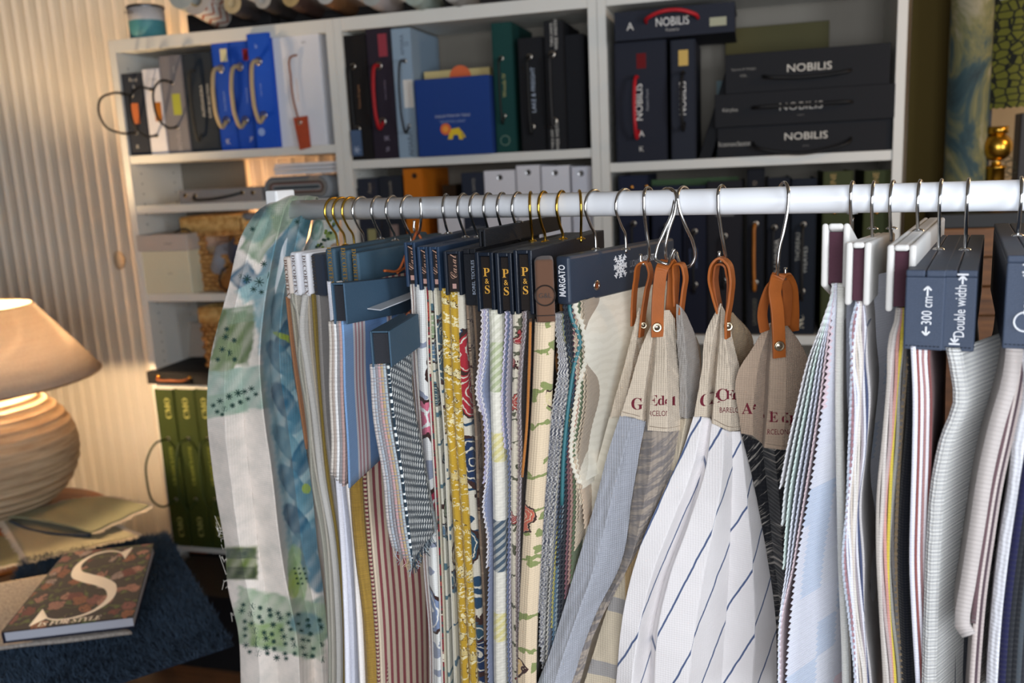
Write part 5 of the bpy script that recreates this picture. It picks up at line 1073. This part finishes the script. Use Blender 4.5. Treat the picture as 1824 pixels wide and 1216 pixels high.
for r_ in range(8):
    for c_ in range(3): ST.append((524+c_*9+r_*2,1012+r_*9,2.6))
for k in range(9): ST.append((404+k*6.5,975,3.5)); ST.append((406+k*6.5,1030,3.5))
for x,y,r in ST[:100]: star(bW,x,y,r,oW)
# loose threads at the ragged left edge
b=MB()
for y in [940+240*q*q for q in rs.rand(17)]:
    x=np.interp(y,[880,980,1040,1120,1216],[386,402,406,424,430]); p=onto(bW,x+2,y,.0)
    if p is not None: MB().tube([p,p+[-.004-.006*rs.rand(),0,-.002+.006*rs.randn()*.5],p+[-.007-.008*rs.rand(),0,.012*rs.randn()]],.00035,4).build('frayed_thread',linen('d8d2c8'),oW,uv=[(0,0)]*12)
# small leaf printed cloth between watercolour cloth and the gold hooks
pw2=[(585,380,14,8,30,'5c8c7c',.4,0),(565,410,10,20,10,'5c8c7c',.5,0),(590,420,10,8,0,'8aa04c',.4,0),(600,400,8,14,0,'7c9cac',.4,0),(560,440,8,12,20,'a8bcc0',.4,0),(600,440,12,8,0,'b08a68',.4,0)]
oL,bL,_=drape('draped_cloth',PW_+PD*.03,[[(600,378,.04),(582,356,.02),(566,372,0),(552,420,0),(530,470,0),(528,540,0)],[(606,378,.04),(590,356,.02),(580,372,-.012),(568,420,-.012),(552,470,-.012),(550,540,-.01)],[(612,380,.04),(596,358,.02),(592,374,0),(586,420,.004),(576,470,.01),(574,540,.01)],[(618,384,.04),(604,362,.02),(604,380,0),(604,420,.0),(604,470,.0),(604,540,0)]],painted(),None,80,100,seed=44,colf=paint_factory(pw2,'d4d8d4'))
tag(oL,'pale leaf-stitched cloth bunched behind the three gold hooks at the left rail end','fabric')
for i in range(26): star(bL,552+i*1.9+rs.rand()*3,462-i*3.0+rs.randn()*7,2.8,oL,plain(['2c4a3c','6c8430'][i%2]))
# ================================================================= RIGHT GROUP
GW='white felt hangers with burgundy spines'
WF=linen('dcdad6',500,.9,.06)
WK=dict(style='case',L=.34,cover=WF,inner=bookcloth('43202e',.6),group=GW,pt=.0058,rec=.008,bev=.0026)
hw=[hanger('white felt hanger with burgundy spine, leftmost and highest of three',[1519],(1465,1507,397,511),s=.13,tilt=-.30,**WK),
    hanger('white felt hanger with burgundy spine, middle of three, half in shade',[1556],(1508,1546,431,544),s=.15,tilt=-.06,**WK),
    hanger('white felt hanger with burgundy spine, rightmost of three, touching the 300 cm one',[1638],(1582,1624,436,556),s=.16,**WK)]
hook(hw[1]['t'],1590,PD,hw[1]['zt'],SIL)
wh=linen('e2e2ea',600,.6,.06)
YY=[514,570,640,720,800,870,940,1012,1100,1216,1330]
LX=[1482,1466,1440,1420,1402,1389,1384,1384,1383,1382,1382]; MX=[1486,1481,1475,1466,1455,1444,1431,1419,1409,1401,1398]
for i,(fr_0,y1,c_) in enumerate(((0,869,'e4e2e4'),(.17,938,'e0e4e4'),(.34,1012,'dcebe4'),(.52,None,'e4e6ee'),(.68,None,'cfd2de'),(.84,None,'dcc8cc'))):
    L_=[(l+(m-l)*fr_0*(1 if y<1000 else .45+.55*max(0,1-(y-1000)/100)),y) for l,m,y in zip(LX,MX,YY)]
    sheet(hw[0],mv(L_,0,y1),linen(c_,600,.6),zig=.0026,th=.0012,w=.25,wave=.001,push=.003*(5-i)*0)
sheet(hw[0],[(1512,514),(1514,700),(1516,1000),(1524,1330)],linen('5c5450'),th=.003,w=.2,push=.03)
pch=NT('pale_check_print'); weave(pch); v=pch.uv(28,24,.04); wn=pch.n('ShaderNodeTexWhiteNoise'); fl_=pch.n('ShaderNodeVectorMath',operation='FLOOR'); pch.l(v,fl_.inputs[0]); pch.l(fl_.outputs[0],wn.inputs[0]); pch.base(pch.mix(pch.math('MULTIPLY',pch.noise(pch.uv(),300,2),.4),pch.ramp(wn.outputs[0],[(0,'e0e2ee'),(.66,'c4d2e8'),(.80,'ead0d8'),(.9,'e2e4ee')],'CONSTANT'),'e8e8f0')); finish_cloth(pch)
sheet(hw[0],list(zip(MX,YY)),pch.m,zig=.0026,th=.0014,w=.16,wave=.001,al=-.42)
sheet(hw[0],[(1493,514),(1490,600),(1489,700),(1491,850),(1494,1000),(1500,1150),(1503,1330)],linen('dcdad2'),th=.002,w=.28,wave=.002,face=.005)
sheet(hw[0],[(1500,514),(1499,600),(1498,700),(1501,850),(1506,1000),(1511,1150),(1514,1330)],linen('a39c94'),th=.004,w=.28,wave=.002)
B_=[(1526,546),(1516,580),(1514,640),(1518,700),(1512,800),(1506,900),(1504,1000),(1512,1100),(1520,1200),(1526,1330)]
for i,(c_,z_) in enumerate((('c9d0dc',1),('b48a90',1),('dfe2f0',0),('e6e6f2',0),('cfc4b8',0),('e0dcd8',0),('d8d2ca',0),('a49aa0',0),('dcdce4',0),('4a5270',0),('c8c4c4',0))):
    L_=[(1526+i*1.2,546)]+[(x+i*3.9*(.7+.3*(k%2)*.3)+(3*math.sin(k*2.1+i)),y) for k,(x,y) in enumerate(B_[1:])]
    sheet(hw[1],L_,linen(c_,700,.5),zig=.0026 if z_ else 0,th=.0022,w=.27,wave=.002,push=-.001*i*0)
C_=[(1600,560),(1586,600),(1580,680),(1574,780),(1566,880),(1562,980),(1566,1080),(1576,1200),(1580,1330)]
for i,c_ in enumerate(('b8b0a8','cfc8c2','bcaaa8','cf9a90','d8c450','9c9a94','6c6866','8c7a60')):
    L_=[(1598+i*2.2,560)]+[(x+i*4.6+2*math.sin(k*1.7+i*2),y) for k,(x,y) in enumerate(C_[1:])]
    sheet(hw[2],L_,linen(c_,700,.5),zig=.002 if i==7 else 0,th=.0028,w=.27,wave=.002)
sheet(hw[2],[(1616,560),(1618,640),(1616,740),(1606,860),(1600,980),(1604,1100),(1612,1330)],linen('10141e'),th=.002,w=.26,wave=.002,face=.009)
GK='slate blue hangers with big white lettering on the spine'
NB=bookcloth('3c4658',.5,900,.35)
BK=dict(style='closed',L=.34,cover=NB,group=GK,bev=.0014)
hk1=hanger('slate blue hanger lettered 300 cm with two arrows',[1676],(1619,1676,481,623),s=.165,**BK)
hk2=hanger('slate blue hanger lettered Double width with two arrows',[1724],(1677,1733,481,625),s=.165,**BK)
hk3=hanger('slate blue hanger with a curved arrow, cut off by the right edge of the photo',[1817],(1799,1860,455,622),s=.155,**BK)
LM_=plain('d8dade',.5)
def arrow(h,f0,f1,fx,end=False,bar=False):
    P=h['P']-Z*h['H']+h['lat']*fx-h['dv']*.0007; a,b=P+Z*h['H']*f0,P+Z*h['H']*f1; m=MB(); d=(b-a)/np.linalg.norm(b-a); L_=np.linalg.norm(b-a); w=.0007
    m.obox(a-h['lat']*w,h['lat']*2*w,d*L_,h['dv']*.0003)
    for s in (-1,1): e=(-d*.75+h['lat']*s*.66); n_=np.cross(e,h['dv']); m.obox(b-n_*w,n_*2*w,e*.0045,h['dv']*.0003)
    if bar: m.obox(b-h['lat']*.0042+d*.0006,h['lat']*.0084,d*.0014,h['dv']*.0003)
    m.build('arrow',LM_,h['t'])
facetext(hk1,'300 cm',.50,.0082,'up','d8dade',width=.0245,fx=.002); arrow(hk1,.68,.80,.002); arrow(hk1,.30,.19,.002)
facetext(hk2,'Double width',.50,.0085,'up','d8dade',width=.045,fx=.003); arrow(hk2,.83,.93,.004,bar=True); arrow(hk2,.20,.11,.0,bar=True)
P=hk3['P']-Z*hk3['H']*.70-hk3['dv']*.0008; pts=[P+hk3['lat']*.008*math.cos(a)+Z*.008*math.sin(a) for a in np.linspace(1.2,5.6,18)]; MB().tube(pts,.0008,5).build('curved_arrow',LM_,hk3['t'])
text('reversible',P+Z*.03,Z,-hk3['lat'],.0085,LM_,hk3['t'])
for h in (hk1,hk2,hk3):
    a=h['P']-Z*h['H']*.95-h['lat']*h['W']*.45-h['dv']*.0004; b=MB()
    for k in range(9): b.tube([a+h['lat']*h['W']*.9*(k+.1)/9,a+h['lat']*h['W']*.9*(k+.65)/9],.0005,5)
    b.build('stitching',plain('1a2230'),h['t'])
S300=stripes(((0,'e4e2ea'),(.3,'8a4a48'),(.36,'dcd6d8'),(.42,'7a3c3c'),(.46,'e2e0e8')),.05)
L_=[(1626,626),(1630,700),(1629,800),(1626,900),(1624,1000),(1628,1100),(1634,1200),(1640,1330)]
for i,m_ in enumerate((linen('e4e4ee'),linen('8c5450'),linen('e2e0e8'),linen('a07a78'),linen('dcd8dc'),linen('7a4a48'))): sheet(hk1,mv(L_,i*5.2+(2 if i%2 else 0)),m_,th=.004 if i%2==0 else .0022,w=.26,wave=.002)
WX=stripes(((0,'dcdcd8'),(.5,'bfc0c0')),.004,True,0.,1.2)
sheet(hk2,[(1686,628),(1696,670),(1700,710),(1676,780),(1660,860),(1652,960),(1648,1060),(1644,1200),(1640,1330)],WX,th=.0022,w=.22,wave=.003,face=.010,al=-.38,label='thick ribbed white fabric')
sheet(hk2,[(1706,628),(1712,700),(1706,800),(1698,1000),(1700,1330)],linen('5c5e62'),th=.004,w=.27,push=.02)
sheet(hk2,[(1722,628),(1730,700),(1728,800),(1722,1000),(1722,1330)],linen('2e3036'),th=.006,w=.27,push=.03)
sheet(hk3,[(1806,626),(1798,680),(1780,740),(1756,840),(1740,940),(1724,1040),(1714,1110),(1716,1128),(1726,1132)],linen('b4aca8',500,.8),th=.012,w=.27)
for i,(c_,y1) in enumerate((('5a4448',1110),('b8ada8',None),('4a3a40',None),('a89c98',None))): sheet(hk3,mv([(1812,626),(1806,680),(1790,760),(1768,860),(1752,960),(1738,1060),(1730,1150),(1720,1330)],i*5,y1),linen(c_,500,.7),th=.004,w=.26)
sheet(hk3,[(1824,626),(1824,700),(1808,780),(1800,860),(1784,960),(1772,1060),(1762,1180),(1758,1330)],linen('e2e4ea',500,.9),th=.003,w=.26,face=.012)
for i,c_ in enumerate(('15163a','1a1c22','101218','3c4248','24262c')): sheet(hk3,mv([(1840,626),(1838,760),(1824,860),(1806,980),(1792,1100),(1784,1216),(1778,1330)],i*9),linen(c_,400,.9),th=.006,w=.25,push=-.01)
# ================================================================= TABLES, LAMP, BOOK
WD=wood('8a4a1c','c07a3a',.45)
def round_table(c,zt,r,label,nl=3,a0=0.):
    t=empty('round_table',(c[0],c[1],0),label,'table'); c=np.array([c[0],c[1],0.])
    MB().lathe([(0,zt-.028),(r-.012,zt-.028),(r,zt-.020),(r+.002,zt-.012),(r,zt-.004),(r-.006,zt),(0,zt)],c,72).build('tabletop',WD,t,smooth=True)
    for i in range(nl):
        a=a0+i*2*math.pi/nl; d=np.array([math.cos(a),math.sin(a),0]); MB().tube([c+d*r*.62+[0,0,zt-.03],c+d*r*.88],[.019,.012],14).build('leg',WD,t,smooth=True)
    return t
ZT=.60
round_table((-.125,-.64),ZT,.345,'round wooden side table carrying the ribbed ceramic lamp',3,.5)
round_table((.37,-1.02),.50,.24,'round wooden stool-height table under the furry navy cushion',4,-.45)
lc=onz(-5,905,ZT)
lt_=empty('table_lamp',lc,'lit table lamp with ribbed sand-coloured ceramic base and linen cone shade','lamp')
pr=[(0,0.001),(.142,0.001)]; n_=150
for i in range(n_+1):
    h=i/n_; prof=crom([[.150,0,0],[.211,.058,0],[.248,.135,0],[.253,.193,0],[.232,.263,0],[.187,.318,0],[.138,.351,0],[.100,.365,0]],200)
    p=prof[int(h*199)]; rib=.005*max(-.35,math.sin(h*2*math.pi*15))*(.6+.4*math.sin(h*9)); pr.append((p[0]+rib,p[1]+.001))
pr+=[(.03,.37),(.03,.385)]
cer=NT('ribbed_ceramic'); v=cer.obj(1,1,12); nz=cer.noise(v,8,5,.6); cer.base(cer.ramp(nz,[(.3,'a88e72'),(.7,'d2bfa2')])); cer.rgh(.75); cer.bump(cer.noise(cer.obj(2,2,60),12,5,.7),.4,.003)
MB().lathe(pr,lc,96).build('ceramic_base',cer.m,lt_,smooth=True)
MB().lathe([(.012,.385),(.012,.46),(.016,.47),(.016,.50),(0,.50)],lc,20).build('lamp_socket',metal('a8905a',.3),lt_,smooth=True)
blb=NT('bulb'); blb.base('fff0d8'); blb.b.inputs['Emission Color'].default_value=(1,.62,.28,1); blb.b.inputs['Emission Strength'].default_value=30
v,f=blob((lc[0],lc[1],lc[2]+.535),.028,.028,.038,1,0.); mk('bulb',v,f,blb.m,lt_,smooth=True)
shd=NT('lamp_shade_linen'); v=shd.obj(); a=shd.noise(shd.obj(1,1,50),6,4); b_=shd.noise(shd.obj(60,60,2),3,4)
f_=shd.math('MULTIPLY',shd.math('ADD',a,b_),.5); colr=shd.ramp(f_,[(.35,'cdb8a4'),(.65,'e2d2c0')]); shd.base(colr); shd.rgh(.9,0,.1)
tr=shd.n('ShaderNodeBsdfTranslucent'); tr.inputs[0].default_value=(.92,.84,.76,1); ms=shd.n('ShaderNodeMixShader'); ms.inputs[0].default_value=.30; out=shd.t.nodes['Material Output']; shd.l(shd.b.outputs[0],ms.inputs[1]); shd.l(tr.outputs[0],ms.inputs[2]); shd.l(ms.outputs[0],out.inputs[0])
zb_s=.405; zt_s=.625
MB().lathe([(.345,zb_s),(.180,zt_s)],lc,96).build('lamp_shade',shd.m,lt_,smooth=True,solid=.0015)
rm=MB(); 
for r,z in ((.345,zb_s),(.180,zt_s)): rm.tube([lc+[r*math.cos(a),r*math.sin(a),z] for a in np.linspace(0,2*math.pi,73)],.0022,6)
for a in (0,2.09,4.19): rm.tube([lc+[.18*math.cos(a),.18*math.sin(a),zt_s],lc+[.015*math.cos(a),.015*math.sin(a),zt_s-.10]],.0016,6)
rm.build('shade_ring',metal('b09468',.35),lt_,smooth=True)
pl=point('lamp_bulb_light',lc+[0,0,.51],(1,.70,.40),LAMP_W,.035)
# green fringed cloths on the lamp table
def matcloth(corners,label,m,rise=0.,n=26,grp='fringed green cloths on the lamp table',fr=.019,sides=(0,1,2,3),th=.003,extra=None):
    P=[onz(x,y,z) for x,y,z in corners]; P=[np.array(p) for p in P]; g=[];uv=[]
    for j in range(n):
        for i in range(n):
            a,b=i/(n-1),j/(n-1); p=P[0]*(1-a)*(1-b)+P[1]*a*(1-b)+P[2]*a*b+P[3]*(1-a)*b
            p=p+Z*(rise*math.sin(math.pi*b)+.0012*math.sin(a*17+b*9)); g.append(p); uv.append((a*.3,b*.25))
    o=mk('fringed_cloth',g,grid(n,n),m,None,uv=uv,smooth=True,solid=th); tag(o,label,'fabric sample',grp)
    b=MB(); rr=np.random.RandomState(len(label)); cen=sum(P)/4
    for s in sides:
        for k in range(130):
            t=k/129*(n-1); i=min(int(t),n-2); u=t-i
            ix=[(i,0),(n-1,i),(i,n-1),(0,i)][s]; ix2=[(i+1,0),(n-1,i+1),(i+1,n-1),(0,i+1)][s]
            p=g[ix[1]*n+ix[0]]*(1-u)+g[ix2[1]*n+ix2[0]]*u; d=p-cen; d[2]=0; e=[np.array(P[0]+P[1]-P[2]-P[3]),P[1]+P[2]-P[0]-P[3],P[2]+P[3]-P[0]-P[1],P[0]+P[3]-P[1]-P[2]][s].copy(); e[2]=0; e/=np.linalg.norm(e)
            q=p+e*fr*(.5+.6*rr.rand())+rr.randn(3)*.002; q[2]=p[2]-.002+rr.rand()*.003; b.tube([p,(p+q)/2+Z*.001,q],[.0017,.0014,.0008],4)
    b.build('fringe',linen('cfc2ae'),o,uv=[(0,0)]*len(b.v))
    return o
SGN=linen('b0a98a',500,.7)
matcloth([(-40,950,.603),(30,958,.603),(52,1000,.603),(-40,1015,.603)],'olive fringed cloth sample at the left edge, lowest of the pile beside the lamp',linen('8a8862',500,.7),sides=(1,2))
matcloth([(5,926,.606),(150,915,.606),(243,955,.606),(50,1000,.606)],'pale green fringed cloth sample lying flat under the folded one',SGN,rise=.003)
matcloth([(4,921,.615),(140,888,.618),(268,902,.628),(165,950,.622)],'sage green fringed cloth sample folded over, top of the pile beside the lamp',linen('9a9a78',500,.7),rise=.012,sides=(0,1,2),th=.006)
P=[onz(x,y,z) for x,y,z in ((18,926,.614),(60,942,.615),(110,949,.617),(160,950,.622))]; b=MB()
C_=crom(P,30)
for i in range(3): b.tube([p+[0,0,-.004-i*.002] for p in C_],.0045-i*.0008,8)
tag(b.build('fabric_edge',linen('2c3a4c'),None,uv=[(0,0)]*len(b.v),smooth=True),'dark navy folded edge of a cloth tucked under the top sage green sample','fabric')
# furry cushion
CR=[np.array(onz(40,1000,.60)),np.array(onz(298,950,.585)),np.array(onz(418,1150,.535)),np.array(onz(-120,1330,.56))]
n=44; top=[];bot=[]
def cush(a,b):
    p=CR[0]*(1-a)*(1-b)+CR[1]*a*(1-b)+CR[2]*a*b+CR[3]*(1-a)*b; k=(1-abs(2*a-1)**3.2)*(1-abs(2*b-1)**3.2); return p,k
for j in range(n):
    for i in range(n):
        p,k=cush(i/(n-1),j/(n-1)); top.append(p+Z*(.012*k+.002*math.sin(i*.9)*math.sin(j*.7)*k)); bot.append(np.array([p[0],p[1],p[2]-.052*k-.0]))
v=top+bot; f=grid(n,n)+[tuple(q+n*n for q in g_[::-1]) for g_ in grid(n,n)]
for i in range(n-1):
    for (a_,b_) in ((i,i+1),((n-1)*n+i+1,(n-1)*n+i)): f.append((b_,a_,a_+n*n,b_+n*n))
    for (a_,b_) in (((i+1)*n,i*n),(i*n+n-1,(i+1)*n+n-1)): f.append((b_,a_,a_+n*n,b_+n*n))
fur=plain('3a4c60',.9,var=.4); cu=mk('cushion',v,f,plain('1a2638',.9),None,smooth=True); tag(cu,'furry dark blue cushion under the book with the letter S, at the lower left','cushion')
rr=np.random.RandomState(7); tv=[];tf=[]
for k in range(30000):
    a,b=rr.rand(),rr.rand(); p,kk=cush(a,b); p=p+Z*.012*kk; d=np.array([.25*math.sin(a*8+b*5)+rr.randn()*.35,.25*math.cos(b*9)+rr.randn()*.35-.2,.8]); d/=np.linalg.norm(d); L_=.014+.012*rr.rand(); s_=np.array([rr.randn(),rr.randn(),0]); s_=s_/np.linalg.norm(s_)*.0013
    i=len(tv); tv+=[p-s_,p+s_,p+d*L_+[0,-.003,-.002]]; tf.append((i,i+1,i+2))
o=mk('fur_pile',tv,tf,fur,cu); o['kind']='stuff'
# thin grey slab under the right corner of the cushion
q=[onz(395,1010+60,.53),onz(420,1140,.53),onz(300,1216,.50)]
# throw
g=[];uv=[];n=30; TC=[onz(-60,1050,.615),onz(110,1020,.618),onz(235,1128,.603),onz(-80,1165,.60)]
for j in range(n):
    for i in range(n):
        a,b=i/(n-1),j/(n-1); p=TC[0]*(1-a)*(1-b)+TC[1]*a*(1-b)+TC[2]*a*b+TC[3]*(1-a)*b; g.append(p+Z*(.002*math.sin(a*12)*math.sin(b*10))); uv.append((a*.3,b*.3))
thr=NT('boucle'); v_=thr.uv(); nz=thr.noise(v_,130,4,.7); thr.base(thr.ramp(nz,[(.3,'8a8078'),(.7,'c8bfb6')])); thr.rgh(.95); thr.bump(nz,1.,.004)
tag(mk('wool_throw',g,grid(n,n),thr.m,None,uv=uv,smooth=True,solid=.006),'pale grey boucle cloth between the book and the furry cushion','throw')
# book
B0,B1,B2,B3=[np.array(onz(*q)) for q in ((7,1146,.628),(241,1118,.628),(277,985,.660),(120,1002,.660))]
up_=np.cross(B1-B0,B3-B0); up_/=np.linalg.norm(up_); hT=.028
bk_=empty('book',(B0+B1+B2+B3)/4,'hardback book with a floral dark cover and a huge white letter S','book')
def slab(name,k0,k1,h0,h1,m,uv=None,bevel=0.):
    cen=(B0+B1+B2+B3)/4; q=[cen+(p-cen)*k0 for p in (B0,B1,B2,B3)]; v=[p+up_*h0 for p in q]+[p+up_*h1 for p in q]
    return mk(name,v,[(3,2,1,0),(4,5,6,7),(0,1,5,4),(1,2,6,5),(2,3,7,6),(3,0,4,7)],m,bk_,uv=uv,bevel=bevel)
slab('back_cover',1.,1,0,.003,bookcloth('141a30'),bevel=.0008)
slab('page_block',.975,1,.003,hT-.003,plain('b9bcc8',.8,var=.03))
cv=floral('2e211c',('7a3830','b07a68','8c5048','9a5c3c','a89088'),12,.42,'56602c',.75,2.0,.6,'1c120e')
wB,hB=np.linalg.norm(B1-B0),np.linalg.norm(B3-B0)
slab('front_cover',1.,1,hT-.003,hT,cv,uv=[(0,0),(wB,0),(wB,hB),(0,hB)]*2,bevel=.0008)
L0,L3=B0,B3; slab_v=[B3,B0,B0+up_*hT,B3+up_*hT]
mk('spine',[p-(B1-B0)*.004 for p in slab_v]+[p+(B1-B0)*.006 for p in slab_v],[(0,1,2,3),(7,6,5,4),(0,4,5,1),(1,5,6,2),(2,6,7,3),(3,7,4,0)],bookcloth('141a30'),bk_)
# the great S, drawn as a high contrast didone letter
cl=[(.74,.80),(.66,.90),(.50,.945),(.34,.90),(.265,.78),(.30,.66),(.44,.575),(.60,.50),(.715,.41),(.75,.28),(.67,.14),(.48,.065),(.30,.10),(.205,.20)]
wd=[.006,.012,.018,.030,.062,.098,.110,.110,.098,.064,.030,.014,.012,.006]
def bp2(x,y): # page fractions -> 3D on the cover
    return B0+(B1-B0)*x+(B3-B0)*y+(B2-B1-B3+B0)*x*y+up_*(hT+.0006)
C2=crom([[a,b,0] for a,b in cl],120)[:,:2]; W2=np.interp(np.linspace(0,1,120),np.r_[0,np.cumsum(np.linalg.norm(np.diff(np.array(cl),axis=0),axis=1))]/np.sum(np.linalg.norm(np.diff(np.array(cl),axis=0),axis=1)),wd)
v=[];f=[]
for i in range(120):
    t=C2[min(i+1,119)]-C2[max(i-1,0)]; t/=np.linalg.norm(t); nn=np.array([-t[1],t[0]])*W2[i]*.5*[1,1]
    v+= [bp2(*(C2[i]+nn)),bp2(*(C2[i]-nn))]
f=[(2*i,2*i+1,2*i+3,2*i+2) for i in range(119)]
k=len(v); v+=[bp2(.735,.80),bp2(.77,.965),bp2(.755,.965),bp2(.66,.905)]; f.append((k,k+1,k+2,k+3))
k=len(v); v+=[bp2(.19,.03),bp2(.205,.03),bp2(.30,.105),bp2(.205,.225)]; f.append((k,k+1,k+2,k+3))
IV=plain('e8ddd0',.5); mk('letter_s',v,f,IV,bk_)
text('IS FOR STYLE',bp2(.50,.035)*1.,B1-B0,B3-B0,.016,IV,bk_,serif=True,width=.125,lift=.0004)
# ================================================================= RIGHT OF THE BOOKCASE
yc=-.10
a=ony(1665,405,yc); zc1=ony(1750,404,yc)[2]; zc0=zc1-.03; 
cab=empty('wooden_cabinet',(a[0]+.33,.1,0),'rough wooden cabinet right of the bookcases, under the black tray','cabinet')
ztop=ony(1750,406,yc)[2]
for k in range(4):
    MB().box(a[0]+.01,a[0]+.68,yc+.005*k%.01,.36,ztop-.075*(k+1)+.003,ztop-.075*k).build('plank',wood('4a2c14','8a5a2e',.6),cab,bevel=.003)
MB().box(a[0]+.03,a[0]+.66,yc+.03,.34,.0,ztop-.30).build('cabinet_body',wood('4a2c14','7a4c26',.6),cab,bevel=.003)
tr_=MB().box(a[0]-.0+.012,a[0]+.64,yc-.0,.30,ztop+.0008,ony(1750,380,yc)[2]).build('tray',plain('100e0d',.5),bevel=.002); tag(tr_,'black flat tray on the wooden cabinet under the brass finial','tray'); zt=ony(1750,380,yc)[2]
BR=NT('brushed_brass'); BR.base('c89a3c'); BR.rgh(.28,1.); BR.bump(BR.noise(BR.obj(1,1,80),30,3),.05,.0005); BR=BR.m
fc=ony(1776,262,.0); k=depth(fc)/F; fb=np.array([fc[0],fc[1],zt+.0005]); hz=fc[2]-fb[2]
fin=empty('brass_finial',fb,'polished brass finial with a ball and ring standing on the black tray','finial')
MB().lathe([(0,0),(18*k,0),(18*k,.004),(15*k,.006),(15*k,hz-38*k),(17*k,hz-37*k),(17*k,hz-34*k),(15*k,hz-33*k),(8*k,hz-31*k),(8*k,hz-25*k)],fb,40).build('stem',BR,fin,smooth=True)
MB().lathe([(25*k*math.sin(t),hz-25*k*math.cos(t)) for t in np.linspace(.3,math.pi-.5,40)],fb,48).build('ball',BR,fin,smooth=True)
MB().lathe([(12*k,hz+21*k),(13*k,hz+23*k),(17*k,hz+24*k),(17*k,hz+36*k),(13*k,hz+36*k),(13*k,hz+24*k)],fb,40).build('ring',BR,fin,smooth=True)
q=ony(1618,200,.12);q1=ony(1692,200,.12)
tag(MB().box(q[0],q1[0]+.02,.12,.128,zt-.30,2.35).build('fabric_panel_board',linen('4a3e18',600,.8)),'tall olive woven fabric board standing right beside the bookcases','fabric panel')
bpd=[bpy.data.objects['fabric_panel_board']]
wc=NT('watercolour_roll'); nz=wc.noise(wc.obj(3,3,2.2),2.2,5,.6,1.2); wc.base(wc.ramp(nz,[(.30,'14262c'),(.42,'2c4448'),(.52,'6c6a44'),(.60,'8a846c'),(.70,'4c4e26')])); wc.rgh(.8)
q=ony(1718,320,.02); q2=ony(1733,0,.02); r_=34*depth(q)/F
rl=empty('fabric_roll',q,'standing fabric roll in blurry blue, olive and cream beside the olive board','fabric roll')
dz=(q2-q); base=q-dz*((q[2]-zt-.002)/dz[2]); 
MB().tube([base,q,q2,q2+dz*.3],r_,32).build('rolled_cloth',wc.m,rl,smooth=True)
q=ony(1761,200,.05); tag(MB().box(q[0]-.004,q[0]+.008,.05,.09,zt+.001,2.3).build('display_pole',plain('0e0e10',.5)),'thin black upright between the standing roll and the scale patterned cloth','pole')
sc_=NT('scale_print'); v=sc_.obj(12,12,17); vo=sc_.n('ShaderNodeTexVoronoi',feature='DISTANCE_TO_EDGE'); sc_.l(v,vo.inputs['Vector']); vo.inputs['Scale'].default_value=3.2; vo.inputs['Randomness'].default_value=.6
sp=sc_.n('ShaderNodeSeparateXYZ'); sc_.l(sc_.obj(),sp.inputs[0]); hi=sc_.math('GREATER_THAN',sp.outputs[2],.262)
sc_.base(sc_.mix(sc_.math('LESS_THAN',vo.outputs[0],.085),sc_.mix(hi,'6c6a20','b8b4a4'),'14160c')); sc_.rgh(.8)
q=ony(1763,196,.0); q1=ony(1900,196,.0); g=[];n=60
for j in range(2):
    for i in range(n):
        a_=i/(n-1); x=q[0]+(q1[0]-q[0])*a_; g.append((x,.0-.05*math.sin(a_*math.pi),(2.25 if j else q[2]-.0+.004*abs(math.sin(i*.7))+(.015*(1 if a_>.6 else 0)))))
mk('hanging_cloth',g,grid(n,2),sc_.m,None,solid=.002); tag(bpy.data.objects['hanging_cloth'],'olive hanging cloth with a dark scale pattern, top right corner','fabric')
lp_=MB(); 
for (x,y,rx,ry) in ((1793,283,9,5),(1800,292,9,6),(1802,304,9,6),(1793,311,7,4)):
    C_=[ony(x+rx*math.cos(t),y+ry*math.sin(t),.06) for t in np.linspace(0,2*math.pi,20)]; lp_.tube(C_,.0012,5)
tag(lp_.build('lace_trim',plain('1e240e',.7)),'dark openwork leaf trim hanging behind the brass ball','trim')
q=ony(1816,250,.10); tag(MB().box(q[0],q[0]+.03,.10,.16,zt+.001,q[2]+.07).build('display_stand',plain('1a100a',.5),bevel=.003),'dark upright stand at the right photo edge behind the brass finial','stand')
q=ony(1742,300,.36); tag(MB().box(q[0],q[0]+.5,.36,.37,zt-.1,2.3).build('backing_board',plain('a8906c',.8)),'plain beige board behind the brass finial and scale cloth','board')
